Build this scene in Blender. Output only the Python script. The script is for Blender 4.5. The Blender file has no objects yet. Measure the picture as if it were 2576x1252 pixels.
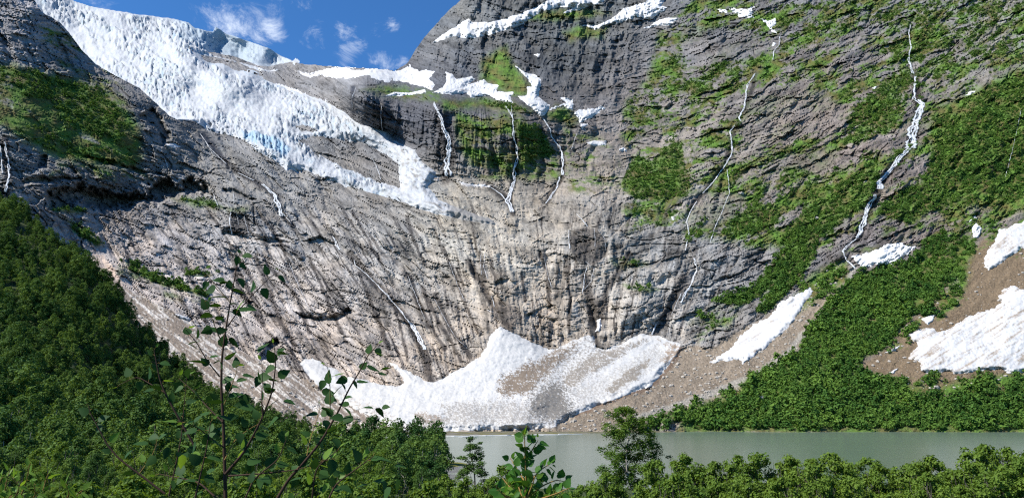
import bpy, math, random, time
import numpy as np
T0 = time.time()
SC = bpy.context.scene
R = math.radians

# ------------------------------------------------------------------ camera, sky, sun, exposure
PITCH, EYE = R(11.5), 20.0
FP = 1910.0                       # focal length for a 2576 px wide picture
cam_d = bpy.data.cameras.new('camera'); cam = bpy.data.objects.new('camera', cam_d)
SC.collection.objects.link(cam); SC.camera = cam
cam.location = (0, 0, EYE); cam.rotation_euler = (R(90) + PITCH, 0, 0)
cam_d.sensor_fit = 'HORIZONTAL'; cam_d.sensor_width = 36.0; cam_d.lens = 36.0 * FP / 2576.0
cam_d.clip_start = 0.05; cam_d.clip_end = 20000

SUN_AZ, SUN_EL = R(-111), R(47)    # azimuth measured from the view direction (+Y), negative = from the left
sun_dir = (math.sin(SUN_AZ) * math.cos(SUN_EL), math.cos(SUN_AZ) * math.cos(SUN_EL), math.sin(SUN_EL))
sl = bpy.data.lights.new('sun', 'SUN'); sl.energy = 4.6; sl.angle = R(0.53); sl.color = (1.0, 0.955, 0.88)
so = bpy.data.objects.new('sun', sl); SC.collection.objects.link(so)
from mathutils import Vector, Matrix
so.rotation_euler = Vector(sun_dir).to_track_quat('Z', 'Y').to_euler()
so.location = (-400, -50, 600)

SC.view_settings.view_transform = 'Standard'; SC.view_settings.look = 'None'
SC.view_settings.gamma = 1.0; SC.view_settings.use_curve_mapping = False
SC.view_settings.exposure = 0.75
SC.render.engine = 'CYCLES'
SC.cycles.max_bounces = 5; SC.cycles.diffuse_bounces = 3; SC.cycles.glossy_bounces = 2
SC.cycles.transmission_bounces = 2; SC.cycles.transparent_max_bounces = 8
SC.cycles.use_denoising = False
SC.cycles.caustics_reflective = False; SC.cycles.caustics_refractive = False
SC.cycles.filter_width = 1.2

def nd(nt, kind, **kw):
    n = nt.nodes.new(kind)
    for k, v in kw.items():
        if k.startswith('i_'):
            n.inputs[k[2:].replace('_', ' ')].default_value = v
        else:
            setattr(n, k, v)
    return n

def ray(px, py):
    """direction (per metre of forward distance) seen at picture position px, py (2576 x 1252 frame)"""
    x = (np.asarray(px, float) - 1288.0) / FP; v = (626.0 - np.asarray(py, float)) / FP
    c, s = math.cos(PITCH), math.sin(PITCH)
    w = c - v * s
    return x / w, (s + v * c) / w

def pos(px, py, d):
    a, b = ray(px, py)
    return np.stack([a * d, np.broadcast_to(d, np.shape(a)) * 1.0, EYE + b * d], -1)

def build_world():
    w = bpy.data.worlds.new('World'); SC.world = w; w.use_nodes = True
    nt = w.node_tree; nt.nodes.clear(); L = nt.links.new
    sky = nd(nt, 'ShaderNodeTexSky', sky_type='NISHITA', sun_disc=False, sun_elevation=SUN_EL,
             sun_rotation=SUN_AZ, altitude=900, air_density=1.0, dust_density=0.15, ozone_density=3.0)
    tc = nd(nt, 'ShaderNodeTexCoord')
    nz = nd(nt, 'ShaderNodeTexNoise', i_Scale=15.0, i_Detail=12.0, i_Roughness=0.72, i_Distortion=0.6)
    mp = nd(nt, 'ShaderNodeMapping'); mp.inputs['Scale'].default_value = (1.0, 1.0, 1.5)
    L(tc.outputs['Generated'], mp.inputs['Vector']); L(mp.outputs[0], nz.inputs['Vector'])
    # thin fair-weather puffs drifting over the ridge: direction and angular radius of each
    puffs = [(250, 12, .030, .55), (330, 18, .02, .4), (520, 22, .018, .55), (545, 38, .02, .6), (590, 62, .026, .6), (655, 95, .022, .5), (690, 78, .017, .85),
             (610, 100, .03, .4), (790, 95, .017, .6), (862, 85, .017, .75), (800, 55, .012, .5), (845, 88, .013, .5),
             (875, 125, .020, .7), (905, 118, .012, .5), (868, 152, .018, .7), (955, 158, .016, .8), (845, 168, .015, .5),
             (770, 5, .03, .5), (700, 12, .025, .4), (990, 65, .010, .45), (640, 30, .02, .4), (1010, 160, .012, .4)]
    last = None
    for (px, py, rad, amp) in puffs:
        a, b = ray(px, py); v = Vector((float(a), 1.0, float(b))).normalized()
        dn = nd(nt, 'ShaderNodeVectorMath', operation='DISTANCE'); dn.inputs[1].default_value = v
        L(tc.outputs['Generated'], dn.inputs[0])
        mr = nd(nt, 'ShaderNodeMapRange', interpolation_type='SMOOTHSTEP')
        mr.inputs['From Min'].default_value = rad * 1.8; mr.inputs['From Max'].default_value = 0
        mr.inputs['To Max'].default_value = amp * 0.36
        L(dn.outputs['Value'], mr.inputs['Value'])
        if last is None: last = mr.outputs[0]
        else:
            m = nd(nt, 'ShaderNodeMath', operation='MAXIMUM'); L(last, m.inputs[0]); L(mr.outputs[0], m.inputs[1]); last = m.outputs[0]
    ad = nd(nt, 'ShaderNodeMath', operation='ADD'); L(nz.outputs['Fac'], ad.inputs[0]); L(last, ad.inputs[1])
    den = nd(nt, 'ShaderNodeMapRange', interpolation_type='SMOOTHSTEP')
    den.inputs['From Min'].default_value = 0.60; den.inputs['From Max'].default_value = 0.95
    den.inputs['To Max'].default_value = 0.75
    L(ad.outputs[0], den.inputs['Value'])
    mix = nd(nt, 'ShaderNodeMix', data_type='RGBA')
    tint = nd(nt, 'ShaderNodeMix', data_type='RGBA', blend_type='MULTIPLY'); tint.inputs[0].default_value = 1.0
    tint.inputs[7].default_value = (0.40, 0.80, 1.16, 1)
    L(sky.outputs[0], tint.inputs[6])
    L(den.outputs[0], mix.inputs[0]); L(tint.outputs[2], mix.inputs[6]); mix.inputs[7].default_value = (8.6, 9.2, 10.0, 1)
    bg = nd(nt, 'ShaderNodeBackground', i_Strength=0.088); out = nd(nt, 'ShaderNodeOutputWorld')
    L(mix.outputs[2], bg.inputs[0]); L(bg.outputs[0], out.inputs[0])
build_world()

# ------------------------------------------------------------------ numeric helpers
rng = np.random.default_rng(7)
_P = np.concatenate([rng.permutation(1024)] * 3)
_GA = rng.random(1024) * 2 * np.pi
_G = np.stack([np.cos(_GA), np.sin(_GA)], -1)
_RND = rng.random(1024)

def _pn_exact(x, y, period):
    xi = np.floor(x).astype(np.int64); yi = np.floor(y).astype(np.int64)
    fx = x - xi; fy = y - yi
    u = fx * fx * fx * (fx * (fx * 6 - 15) + 10); v = fy * fy * fy * (fy * (fy * 6 - 15) + 10)
    X0 = xi % period; X1 = (xi + 1) % period; Y0 = yi % period; Y1 = (yi + 1) % period
    def g(a, b, dx, dy):
        h = _P[_P[a] + b]; return _G[h, 0] * dx + _G[h, 1] * dy
    n0 = g(X0, Y0, fx, fy); n1 = g(X1, Y0, fx - 1, fy); n2 = g(X0, Y1, fx, fy - 1); n3 = g(X1, Y1, fx - 1, fy - 1)
    a = n0 + u * (n1 - n0); b = n2 + u * (n3 - n2)
    return (a + v * (b - a)) * 1.5
_NT = 1536; _NC = 128                                     # a tile of gradient noise: 128 lattice cells, 12 samples each
_tile = _pn_exact(*np.meshgrid(np.arange(_NT) * (_NC / _NT), np.arange(_NT) * (_NC / _NT)), _NC).astype(np.float32)
_tile = np.pad(_tile, ((0, 1), (0, 1)), mode='wrap').ravel()
_K = np.float32(_NT / _NC); _W = _NT + 1

def pn(x, y, seed=0):
    x = (np.asarray(x, np.float32) + np.float32((seed * 37.37) % 128)) * _K; y = (np.asarray(y, np.float32) + np.float32((seed * 61.91) % 128)) * _K
    xi = np.floor(x); yi = np.floor(y); u = x - xi; v = y - yi
    k = np.mod(yi, _NT).astype(np.int32) * _W + np.mod(xi, _NT).astype(np.int32)
    a = _tile.take(k); a += u * (_tile.take(k + 1) - a)
    k += _W
    b = _tile.take(k); b += u * (_tile.take(k + 1) - b)
    return a + v * (b - a)

def fbm(x, y, oct=4, seed=0, gain=0.5, ridged=False):
    t = 0; a = 1.0; s = 0
    for o in range(oct):
        n = pn(x, y, seed + o * 3)
        if ridged: n = 1 - 2 * np.abs(n)
        t = t + a * n; s += a; a *= gain; x = x * 2.03 + 11.3; y = y * 2.03 - 7.7
    return t / s

def cells(x, y, seed=0, jit=0.9):
    """cell noise: (random value of the nearest cell, f2 - f1, x offset, y offset)"""
    xi = np.floor(x).astype(np.int64); yi = np.floor(y).astype(np.int64)
    f1 = np.full(x.shape, 9e9); f2 = f1.copy(); val = np.zeros(x.shape); ox = np.zeros(x.shape); oy = np.zeros(x.shape)
    for dx in (-1, 0, 1):
        for dy in (-1, 0, 1):
            a = (xi + dx + seed * 71) & 1023; b = (yi + dy + seed * 37) & 1023
            h = _P[_P[a] + b]; h2 = _P[h + 77]; h3 = _P[h2 + 191]
            ex = x - (xi + dx + 0.5 + (_RND[h] - .5) * jit); ey = y - (yi + dy + 0.5 + (_RND[h2] - .5) * jit)
            d = ex * ex + ey * ey
            near = d < f1
            f2 = np.where(near, f1, np.minimum(f2, d)); f1 = np.where(near, d, f1)
            val = np.where(near, _RND[h3], val); ox = np.where(near, ex, ox); oy = np.where(near, ey, oy)
    return val, np.sqrt(f2) - np.sqrt(f1), ox, oy

def ss(a, b, x):
    t = np.clip((x - a) / (b - a), 0, 1); return t * t * (3 - 2 * t)

def rbf(ctrl, val, X, Y, smooth=0.0, scale=400.0):
    """thin plate spline through scattered control values, evaluated on a coarse lattice then resampled"""
    c = np.asarray(ctrl, float) / scale; v = np.asarray(val, float)
    if v.ndim == 1: v = v[:, None]
    n = len(c)
    def phi(r2): return 0.5 * r2 * np.log(r2 + 1e-9)
    r2 = ((c[:, None] - c[None]) ** 2).sum(-1)
    A = np.zeros((n + 3, n + 3)); A[:n, :n] = phi(r2) + smooth * np.eye(n)
    A[:n, n] = 1; A[:n, n + 1:] = c; A[n, :n] = 1; A[n + 1:, :n] = c.T
    b = np.zeros((n + 3, v.shape[1])); b[:n] = v
    s = np.linalg.solve(A, b)
    x0, x1, y0, y1 = X.min(), X.max(), Y.min(), Y.max()
    nx, ny = int((x1 - x0) / 12) + 3, int((y1 - y0) / 12) + 3
    gx = x0 + np.arange(nx) * 12.0; gy = y0 + np.arange(ny) * 12.0
    GX, GY = np.meshgrid(gx / scale, gy / scale)
    q = np.stack([GX.ravel(), GY.ravel()], -1)
    g = phi(((q[:, None] - c[None]) ** 2).sum(-1)) @ s[:n] + s[n] + q @ s[n + 1:]
    g = g.reshape(ny, nx, -1)
    return np.squeeze(bil(g, (X - x0) / 12, (Y - y0) / 12))

def bil(g, fx, fy):
    ny, nx = g.shape[:2]
    fx = np.clip(fx, 0, nx - 1.001); fy = np.clip(fy, 0, ny - 1.001)
    i = fx.astype(int); j = fy.astype(int); u = fx - i; v = fy - j
    if g.ndim == 3: u = u[..., None]; v = v[..., None]
    return (g[j, i] * (1 - u) + g[j, i + 1] * u) * (1 - v) + (g[j + 1, i] * (1 - u) + g[j + 1, i + 1] * u) * v

def dense(poly, step, jit=0.0, seed=0, closed=True):
    p = np.asarray(poly, float); out = []
    n = len(p)
    for i in range(n if closed else n - 1):
        a = p[i]; b = p[(i + 1) % n]; L = np.hypot(*(b - a)); k = max(1, int(L / step))
        t = np.arange(k)[:, None] / k
        out.append(a + (b - a) * t)
    if not closed: out.append(p[-1:])
    q = np.concatenate(out)
    if jit:
        q = q + jit * np.stack([fbm(q[:, 0] / 17 + 3, q[:, 1] / 17, 3, seed + 5), fbm(q[:, 0] / 17 + 40, q[:, 1] / 17, 3, seed + 9)], -1) * 1.6
    return q

def sdf(poly, X, Y):
    """signed distance in picture units, positive inside"""
    p = np.asarray(poly, float); sh = X.shape; x = X.ravel(); y = Y.ravel()
    best = np.full(x.shape, 1e18); ins = np.zeros(x.shape, bool)
    n = len(p)
    for i in range(n):
        ax, ay = p[i]; bx, by = p[(i + 1) % n]
        ex, ey = bx - ax, by - ay
        t = np.clip(((x - ax) * ex + (y - ay) * ey) / (ex * ex + ey * ey + 1e-9), 0, 1)
        d = (x - ax - t * ex) ** 2 + (y - ay - t * ey) ** 2
        best = np.minimum(best, d)
        if ay != by:
            c = ((ay > y) != (by > y)) & (x < (bx - ax) * (y - ay) / (by - ay) + ax)
            ins ^= c
    return np.where(ins, 1, -1).reshape(sh) * np.sqrt(best).reshape(sh)

def polysdf(poly, X, Y, pad=60):
    """sdf only evaluated near the polygon; -pad elsewhere"""
    p = np.asarray(poly, float); out = np.full(X.shape, -float(pad))
    if X.ndim == 2 and X.size > 400000:
        i0, i1, j0, j1 = block(p, pad + 16, X.shape); sub = (slice(j0, j1), slice(i0, i1))
        if i1 > i0 and j1 > j0: out[sub] = np.maximum(-pad, sdf(p, X[sub], Y[sub]))
        return out
    m = (X > p[:, 0].min() - pad) & (X < p[:, 0].max() + pad) & (Y > p[:, 1].min() - pad) & (Y < p[:, 1].max() + pad)
    if m.any(): out[m] = np.maximum(-pad, sdf(p, X[m], Y[m]))
    return out

def block(p, pad, shape):
    """index window of the main grid round an outline"""
    i0 = int((p[:, 0].min() - pad - gx[0]) / STEP); i1 = int((p[:, 0].max() + pad - gx[0]) / STEP) + 1
    j0 = int((p[:, 1].min() - pad - gy[0]) / STEP); j1 = int((p[:, 1].max() + pad - gy[0]) / STEP) + 1
    return max(0, i0), min(shape[1], max(0, i1)), max(0, j0), min(shape[0], max(0, j1))

def linedist(line, X, Y, pad=60):
    p = np.asarray(line, float); out = np.full(X.shape, float(pad)); tt = np.zeros(X.shape)
    m = np.zeros(X.shape, bool); i0, i1, j0, j1 = block(p, pad + 16, X.shape); m[j0:j1, i0:i1] = True
    m0 = (X > p[:, 0].min() - pad) & (X < p[:, 0].max() + pad) & (Y > p[:, 1].min() - pad) & (Y < p[:, 1].max() + pad)
    x = X[m]; y = Y[m]; best = np.full(x.shape, 1e9); bt = np.zeros(x.shape); bs = np.zeros(x.shape)
    for i in range(len(p) - 1):
        ax, ay = p[i]; ex, ey = p[i + 1] - p[i]
        t = np.clip(((x - ax) * ex + (y - ay) * ey) / (ex * ex + ey * ey + 1e-9), 0, 1)
        d = np.hypot(x - ax - t * ex, y - ay - t * ey)
        k = d < best; best = np.where(k, d, best); bt = np.where(k, (i + t) / (len(p) - 1), bt)
    out[m] = np.minimum(best, pad); tt[m] = bt
    return out, tt

# ------------------------------------------------------------------ scene helpers
def link(o): SC.collection.objects.link(o); return o
def tag(o, label=None, cat=None, group=None, kind=None):
    if label: o['label'] = label
    if cat: o['category'] = cat
    if group: o['group'] = group
    if kind: o['kind'] = kind
    return o

def mesh_np(name, V, F, mat=None, smooth=True, cols=None, mats=None, midx=None):
    """V (n,3), F (m,k) with k = 3 or 4"""
    me = bpy.data.meshes.new(name)
    V = np.ascontiguousarray(V, np.float32); F = np.ascontiguousarray(F, np.int32); k = F.shape[1]
    me.vertices.add(len(V)); me.vertices.foreach_set('co', V.ravel())
    me.loops.add(F.size); me.loops.foreach_set('vertex_index', F.ravel())
    me.polygons.add(len(F)); me.polygons.foreach_set('loop_start', np.arange(len(F), dtype=np.int32) * k)
    me.polygons.foreach_set('loop_total', np.full(len(F), k, np.int32))
    me.polygons.foreach_set('use_smooth', np.full(len(F), bool(smooth)))
    if mats:
        for m in mats: me.materials.append(m)
        if midx is not None: me.polygons.foreach_set('material_index', np.asarray(midx, np.int32))
    elif mat: me.materials.append(mat)
    for cn, c in (cols or {}).items():
        c = np.asarray(c, np.float32)
        if c.ndim == 1:
            a = me.attributes.new(cn, 'FLOAT', 'POINT'); a.data.foreach_set('value', c)
        else:
            a = me.attributes.new(cn, 'FLOAT_COLOR', 'POINT')
            a.data.foreach_set('color', np.concatenate([c, np.ones((len(c), 1), np.float32)], 1).ravel())
    me.update(calc_edges=True)
    return me

def obj(name, me, parent=None):
    o = bpy.data.objects.new(name, me); link(o)
    if parent: o.parent = parent
    return o
def empty(name, loc=(0, 0, 0)):
    o = bpy.data.objects.new(name, None); o.location = loc; o.empty_display_size = 0.3; return link(o)

def grid_faces(mask):
    """quads of a (H, W) vertex grid whose four corners are all in mask; returns used vertex ids and faces on them"""
    H, W = mask.shape; idx = np.arange(H * W).reshape(H, W)
    f = mask[:-1, :-1] & mask[1:, :-1] & mask[:-1, 1:] & mask[1:, 1:]
    F = np.stack([idx[:-1, :-1][f], idx[1:, :-1][f], idx[1:, 1:][f], idx[:-1, 1:][f]], -1)
    used = np.unique(F); re = np.zeros(H * W, np.int64); re[used] = np.arange(len(used))
    return used, re[F]
def faces_sub(F):
    used = np.unique(F); re = np.zeros(F.max() + 1, np.int64); re[used] = np.arange(len(used)); return used, re[F]

# ------------------------------------------------------------------ materials
def new_mat(name):
    m = bpy.data.materials.new(name); m.use_nodes = True; nt = m.node_tree
    b = nt.nodes['Principled BSDF']; b.inputs['Specular IOR Level'].default_value = 0.2
    b.inputs['Roughness'].default_value = 0.9
    return m, nt, b, nt.links.new

def mat_rock():
    m, nt, b, L = new_mat('rock_and_turf')
    at = nd(nt, 'ShaderNodeAttribute', attribute_name='albedo')
    tc = nd(nt, 'ShaderNodeTexCoord')
    n1 = nd(nt, 'ShaderNodeTexNoise', i_Scale=0.55, i_Detail=8.0, i_Roughness=0.72)
    L(tc.outputs['Object'], n1.inputs['Vector'])
    mr = nd(nt, 'ShaderNodeMapRange'); mr.inputs['From Min'].default_value = .3; mr.inputs['From Max'].default_value = .7
    mr.inputs['To Min'].default_value = .62; mr.inputs['To Max'].default_value = 1.36
    L(n1.outputs['Fac'], mr.inputs['Value'])
    mx = nd(nt, 'ShaderNodeMix', data_type='RGBA', blend_type='MULTIPLY'); mx.inputs[0].default_value = 1
    L(at.outputs['Color'], mx.inputs[6]); L(mr.outputs[0], mx.inputs[7])
    L(mx.outputs[2], b.inputs['Base Color'])
    v = nd(nt, 'ShaderNodeTexNoise', i_Scale=0.9, i_Detail=6.0, i_Roughness=0.7)
    L(tc.outputs['Object'], v.inputs['Vector'])
    bp = nd(nt, 'ShaderNodeBump', i_Strength=0.45, i_Distance=1.0)
    L(v.outputs['Fac'], bp.inputs['Height']); L(bp.outputs[0], b.inputs['Normal'])
    wt = nd(nt, 'ShaderNodeAttribute', attribute_name='wet')
    r = nd(nt, 'ShaderNodeMapRange'); r.inputs['To Min'].default_value = .92; r.inputs['To Max'].default_value = .45
    L(wt.outputs['Fac'], r.inputs['Value']); L(r.outputs[0], b.inputs['Roughness'])
    return m

def mat_snow(name, ice=False):
    m, nt, b, L = new_mat(name)
    at = nd(nt, 'ShaderNodeAttribute', attribute_name='albedo')
    tc = nd(nt, 'ShaderNodeTexCoord')
    n1 = nd(nt, 'ShaderNodeTexNoise', i_Scale=0.25 if ice else 0.35, i_Detail=8.0, i_Roughness=0.65)
    L(tc.outputs['Object'], n1.inputs['Vector'])
    mr = nd(nt, 'ShaderNodeMapRange'); mr.inputs['From Min'].default_value = .3; mr.inputs['From Max'].default_value = .7
    mr.inputs['To Min'].default_value = .86; mr.inputs['To Max'].default_value = 1.08
    L(n1.outputs['Fac'], mr.inputs['Value'])
    mx = nd(nt, 'ShaderNodeMix', data_type='RGBA', blend_type='MULTIPLY'); mx.inputs[0].default_value = 1
    L(at.outputs['Color'], mx.inputs[6]); L(mr.outputs[0], mx.inputs[7]); L(mx.outputs[2], b.inputs['Base Color'])
    bp = nd(nt, 'ShaderNodeBump', i_Strength=0.5 if ice else 0.4, i_Distance=2.0 if ice else 0.9)
    L(n1.outputs['Fac'], bp.inputs['Height']); L(bp.outputs[0], b.inputs['Normal'])
    b.inputs['Roughness'].default_value = 0.7
    return m

def mat_water():
    m, nt, b, L = new_mat('glacial_lake_water')
    tc = nd(nt, 'ShaderNodeTexCoord')
    mp = nd(nt, 'ShaderNodeMapping'); mp.inputs['Scale'].default_value = (0.35, 1.0, 1.0)
    L(tc.outputs['Object'], mp.inputs['Vector'])
    big = nd(nt, 'ShaderNodeTexNoise', i_Scale=0.012, i_Detail=3.0, i_Roughness=0.6)
    L(mp.outputs[0], big.inputs['Vector'])
    cr = nd(nt, 'ShaderNodeMix', data_type='RGBA'); L(big.outputs['Fac'], cr.inputs[0])
    cr.inputs[6].default_value = (0.095, 0.135, 0.100, 1); cr.inputs[7].default_value = (0.120, 0.160, 0.122, 1)
    L(cr.outputs[2], b.inputs['Base Color'])
    mp2 = nd(nt, 'ShaderNodeMapping'); mp2.inputs['Scale'].default_value = (0.10, 1.0, 1.0); L(tc.outputs['Object'], mp2.inputs['Vector'])
    n1 = nd(nt, 'ShaderNodeTexNoise', i_Scale=0.30, i_Detail=4.0, i_Roughness=0.55, i_Distortion=0.3)
    L(mp2.outputs[0], n1.inputs['Vector'])
    bp = nd(nt, 'ShaderNodeBump', i_Strength=0.35, i_Distance=0.30)
    L(n1.outputs['Fac'], bp.inputs['Height']); L(bp.outputs[0], b.inputs['Normal'])
    b.inputs['Roughness'].default_value = 0.22; b.inputs['IOR'].default_value = 1.33; b.inputs['Specular IOR Level'].default_value = 0.5
    return m

def mat_fall():
    m, nt, b, L = new_mat('falling_water')
    tc = nd(nt, 'ShaderNodeTexCoord'); n = nd(nt, 'ShaderNodeTexNoise', i_Scale=0.55, i_Detail=6.0, i_Roughness=0.7)
    mp = nd(nt, 'ShaderNodeMapping'); mp.inputs['Scale'].default_value = (1.6, 1.6, 0.22)
    L(tc.outputs['Object'], mp.inputs['Vector']); L(mp.outputs[0], n.inputs['Vector'])
    b.inputs['Base Color'].default_value = (.62, .64, .66, 1); b.inputs['Roughness'].default_value = .6
    e = nd(nt, 'ShaderNodeAttribute', attribute_name='edge')
    k = nd(nt, 'ShaderNodeMath', operation='MULTIPLY_ADD'); k.inputs[1].default_value = -1.25; k.inputs[2].default_value = 1.12; L(e.outputs['Fac'], k.inputs[0])
    s = nd(nt, 'ShaderNodeMath', operation='MULTIPLY_ADD'); s.inputs[1].default_value = 3.2; s.inputs[2].default_value = -1.65; L(n.outputs['Fac'], s.inputs[0])
    t = nd(nt, 'ShaderNodeMath', operation='ADD', use_clamp=True); L(k.outputs[0], t.inputs[0]); L(s.outputs[0], t.inputs[1])
    L(t.outputs[0], b.inputs['Alpha'])
    return m

ROCK = mat_rock(); SNOW = mat_snow('old_snow'); ICE = mat_snow('glacier_ice', True); WATER = mat_water(); FALL = mat_fall()

# ------------------------------------------------------------------ the valley head: one surface sampled in bearing and elevation
STEP = 2.4
gx = np.arange(-180, 2762, STEP); gy = np.arange(-190, 1112, STEP)
X, Y = np.meshgrid(gx, gy); GH, GW = X.shape
OFF = {1: (0, 0), 2: (858.7, 0), 3: (1717.3, 0), 4: (0, 626), 5: (858.7, 626), 6: (1717.3, 626)}
def K(k, *pts):
    ox, oy = OFF[k]; return [(ox + a / 2.0, oy + b / 2.0) for a, b in pts]

# distances (metres, forward) of landmarks of the valley head
CT = [(1000,1090,560),(1300,1088,565),(1700,1088,565),(2200,1088,565),(2760,1088,565),(700,1100,570),(300,1100,590),(-100,1100,620),
 (1255,820,722),(1100,960,640),(1280,960,640),(1450,950,655),(1640,845,742),(1500,862,728),(1300,1040,585),(1600,1000,612),
 (800,900,700),(460,900,645),(240,640,770),(600,800,750),(600,600,870),(900,700,800),(1000,800,755),(700,1020,590),(850,960,650),
 (300,520,860),(600,520,905),(900,560,905),(1240,560,902),(1100,700,815),(1200,790,745),
 (1300,700,806),(1480,700,815),(1400,620,850),(1480,560,885),(1750,650,840),(1760,830,745),(1600,760,775),(1400,840,738),
 (0,480,720),(0,300,800),(0,170,870),(0,0,950),(100,10,985),(200,200,965),(200,350,880),(350,240,1010),(450,310,1035),(640,390,1045),(740,430,1035),
 (-170,480,700),(-170,170,850),(-170,-150,1030),(40,-150,1040),(0,620,680),(0,800,630),(450,420,960),
 (500,140,1600),(600,150,1680),(700,162,1700),(600,182,1570),(735,165,1700),(860,172,1500),(700,220,1480),(800,255,1310),(860,280,1250),(560,300,1230),(650,330,1160),
 (800,360,1150),(900,400,1120),(1000,440,1060),(1000,350,1150),
 (1100,505,962),(1080,440,1035),(1120,440,1042),(1290,450,1045),(1400,480,1010),(1100,265,1100),(1300,272,1112),(900,225,1130),(1400,300,1140),
 (1000,190,1340),(1200,210,1290),(1300,240,1190),(1030,165,1430),(1160,10,1610),(1240,-150,1760),(1400,100,1450),(1500,270,1210),(1600,150,1360),(1700,0,1510),
 (1600,400,1085),(1600,500,965),(1900,300,1085),(1900,600,868),(2000,0,1390),(2000,450,968),
 (1900,800,745),(1900,950,645),(2150,640,805),(2200,400,935),(2300,100,1185),(2300,0,1255),(2576,0,1155),(2576,300,925),(2576,560,785),(2400,650,765),
 (2300,800,695),(2300,940,625),(2576,940,612),(2576,740,685),(2000,1000,605),(2200,1020,600),(2760,0,1110),(2760,500,800),(2760,940,612),(2300,-180,1430),(1700,-180,1690),(2760,-180,1310)]
CT = np.array(CT, float)
DB = np.exp(rbf(CT[:, :2], np.log(CT[:, 2]), X, Y, smooth=0.002))

# picture-derived outlines, all on the valley surface
SPUR = [(20,-200),(60,-60),(85,0),(107,30),(150,55),(180,90),(200,118),(240,160),(300,195),(350,220),(395,260),(425,290),(445,300)]
SKYEDGE = [(475,116),(500,127),(540,132),(600,145),(650,165),(675,167),(730,155),(775,162),(858,169),(934,172),(974,173),(991,178),(1024,160),(1040,132),(1059,105),(1084,75),(1124,30),(1159,0),(1200,-60),(1300,-200)]
HOLE = SPUR + [(480,301),(540,300),(585,285),(600,250),(570,215),(530,185),(500,160),(484,138)] + SKYEDGE
HOLEd = dense(HOLE, 9, 1.8, 1)
GLAC = [(-100,-200),(10,0),(110,130),(250,230),(400,312),(450,300),(490,304),(525,329),(575,341),(615,352),(650,382),(690,402),(720,427),(765,427),(858,462),(934,485),(1009,507),(1059,527),(1130,545),(1200,560),(1246,564),(1235,552),(1170,530),(1104,503),(1076,470),(1099,433),(1064,410),(1044,378),(989,355),(974,335),(899,310),(858,276),(800,249),(700,214),(625,189),(550,165),(500,149),(479,121),
        (500,137),(540,144),(600,158),(650,178),(690,180),(745,156),(735,152),(700,137),(675,120),(650,112),(600,95),(570,85),(552,72),(543,67),(535,80),(490,70),(475,57),(435,47),(380,40),(340,35),(280,25),(225,15),(190,4),(100,-40),(-40,-200)]
NUN = [[(752,352),(795,340),(858,352),(905,356),(965,384),(1003,412),(1005,468),(979,464),(924,449),(859,421),(795,386)],
       [(742,316),(770,314),(803,331),(790,336),(760,331)]]

# distance / direction fields that follow the rock
def interp(xs, ys, x): return np.interp(x, xs, ys)
slope_a = interp([-200, 300, 900, 1250, 1500, 1700, 2000, 2760], [.18, .36, .46, .16, -.05, -.25, -.42, -.45], gx)
hint = np.cumsum(slope_a) * STEP
HS = Y - hint[None, :]                                             # strata coordinate
kflow = interp([-200, 300, 900, 1150, 1400, 1700, 2100, 2760], [.5, .62, .62, .25, .0, -.25, -.45, -.5], gx)
QS = X - kflow[None, :] * (Y - 760)                                # across the fall line
wx = fbm(X / 120, Y / 120, 4, 2); wy = fbm(X / 120 + 9, Y / 120 + 4, 4, 3)
HSw = HS + 16 * wx + 4 * fbm(X / 24, Y / 24, 3, 4); QSw = QS + 7 * wy + 3 * fbm(X / 25, Y / 40, 3, 6)

# where each kind of ground lies
FAN = K(4, (1510, 580), (1530, 555), (1570, 550), (1650, 590), (1717, 620)) + K(5, (0, 640), (130, 660), (190, 680), (280, 690), (322, 668), (290, 620), (235, 566), (330, 610), (440, 670), (485, 665), (600, 600), (700, 540), (728, 495), (740, 450), (798, 388), (880, 430), (1040, 508), (1090, 500), (1160, 460), (1240, 434), (1272, 440), (1282, 495), (1330, 505), (1400, 480), (1470, 445), (1510, 428), (1600, 435), (1650, 460), (1702, 470), (1700, 505), (1650, 580), (1560, 690), (1400, 745), (1260, 800), (1170, 838), (1120, 860), (1060, 900), (860, 908), (700, 908), (500, 918), (330, 928), (220, 885), (130, 835), (0, 765)) + K(4, (1640, 720), (1560, 650))
TALUS = K(4, (430, 0), (520, 30), (640, 190), (730, 240), (900, 330), (1000, 385), (1150, 480), (1300, 560), (1500, 630), (1717, 740)) + K(5, (140, 830), (320, 930)) + [(900, 1100), (700, 1075), (500, 1000), (420, 900), (330, 780), (210, 645)]
SCREE = K(5, (1080, 905), (1170, 838), (1260, 800), (1400, 745), (1560, 690), (1650, 580), (1700, 505)) + K(6, (60, 480), (140, 500), (300, 400), (350, 375), (430, 330), (640, 190), (700, 120), (790, 50), (840, 90), (810, 180), (690, 320), (600, 440), (590, 500), (480, 575), (340, 640), (280, 730), (0, 830)) + K(5, (1500, 850), (1340, 880), (1320, 925), (1000, 922))
pX = X + 9 * fbm(X / 22, Y / 22, 4, 21); pY = Y + 9 * fbm(X / 22 + 5, Y / 22, 4, 22)
s_fan = polysdf(FAN, X, Y, 80); s_talus = polysdf(TALUS, pX, pY); s_scree = polysdf(SCREE, pX, pY)
soft = np.maximum.reduce([ss(-6, 14, s_fan), ss(-4, 14, s_talus), ss(-6, 10, s_scree)])     # loose ground: little rock relief
RIGHTLOW = K(6, (0, 920), (0, 840), (280, 735), (340, 640), (600, 480), (700, 300), (820, 160), (1130, 60), (1310, -20), (1717, -200), (2100, -200), (2100, 960), (0, 960))
s_rlow = polysdf(RIGHTLOW, X, Y, 120); soft = np.maximum(soft, 0.85 * ss(-10, 40, s_rlow))
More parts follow.
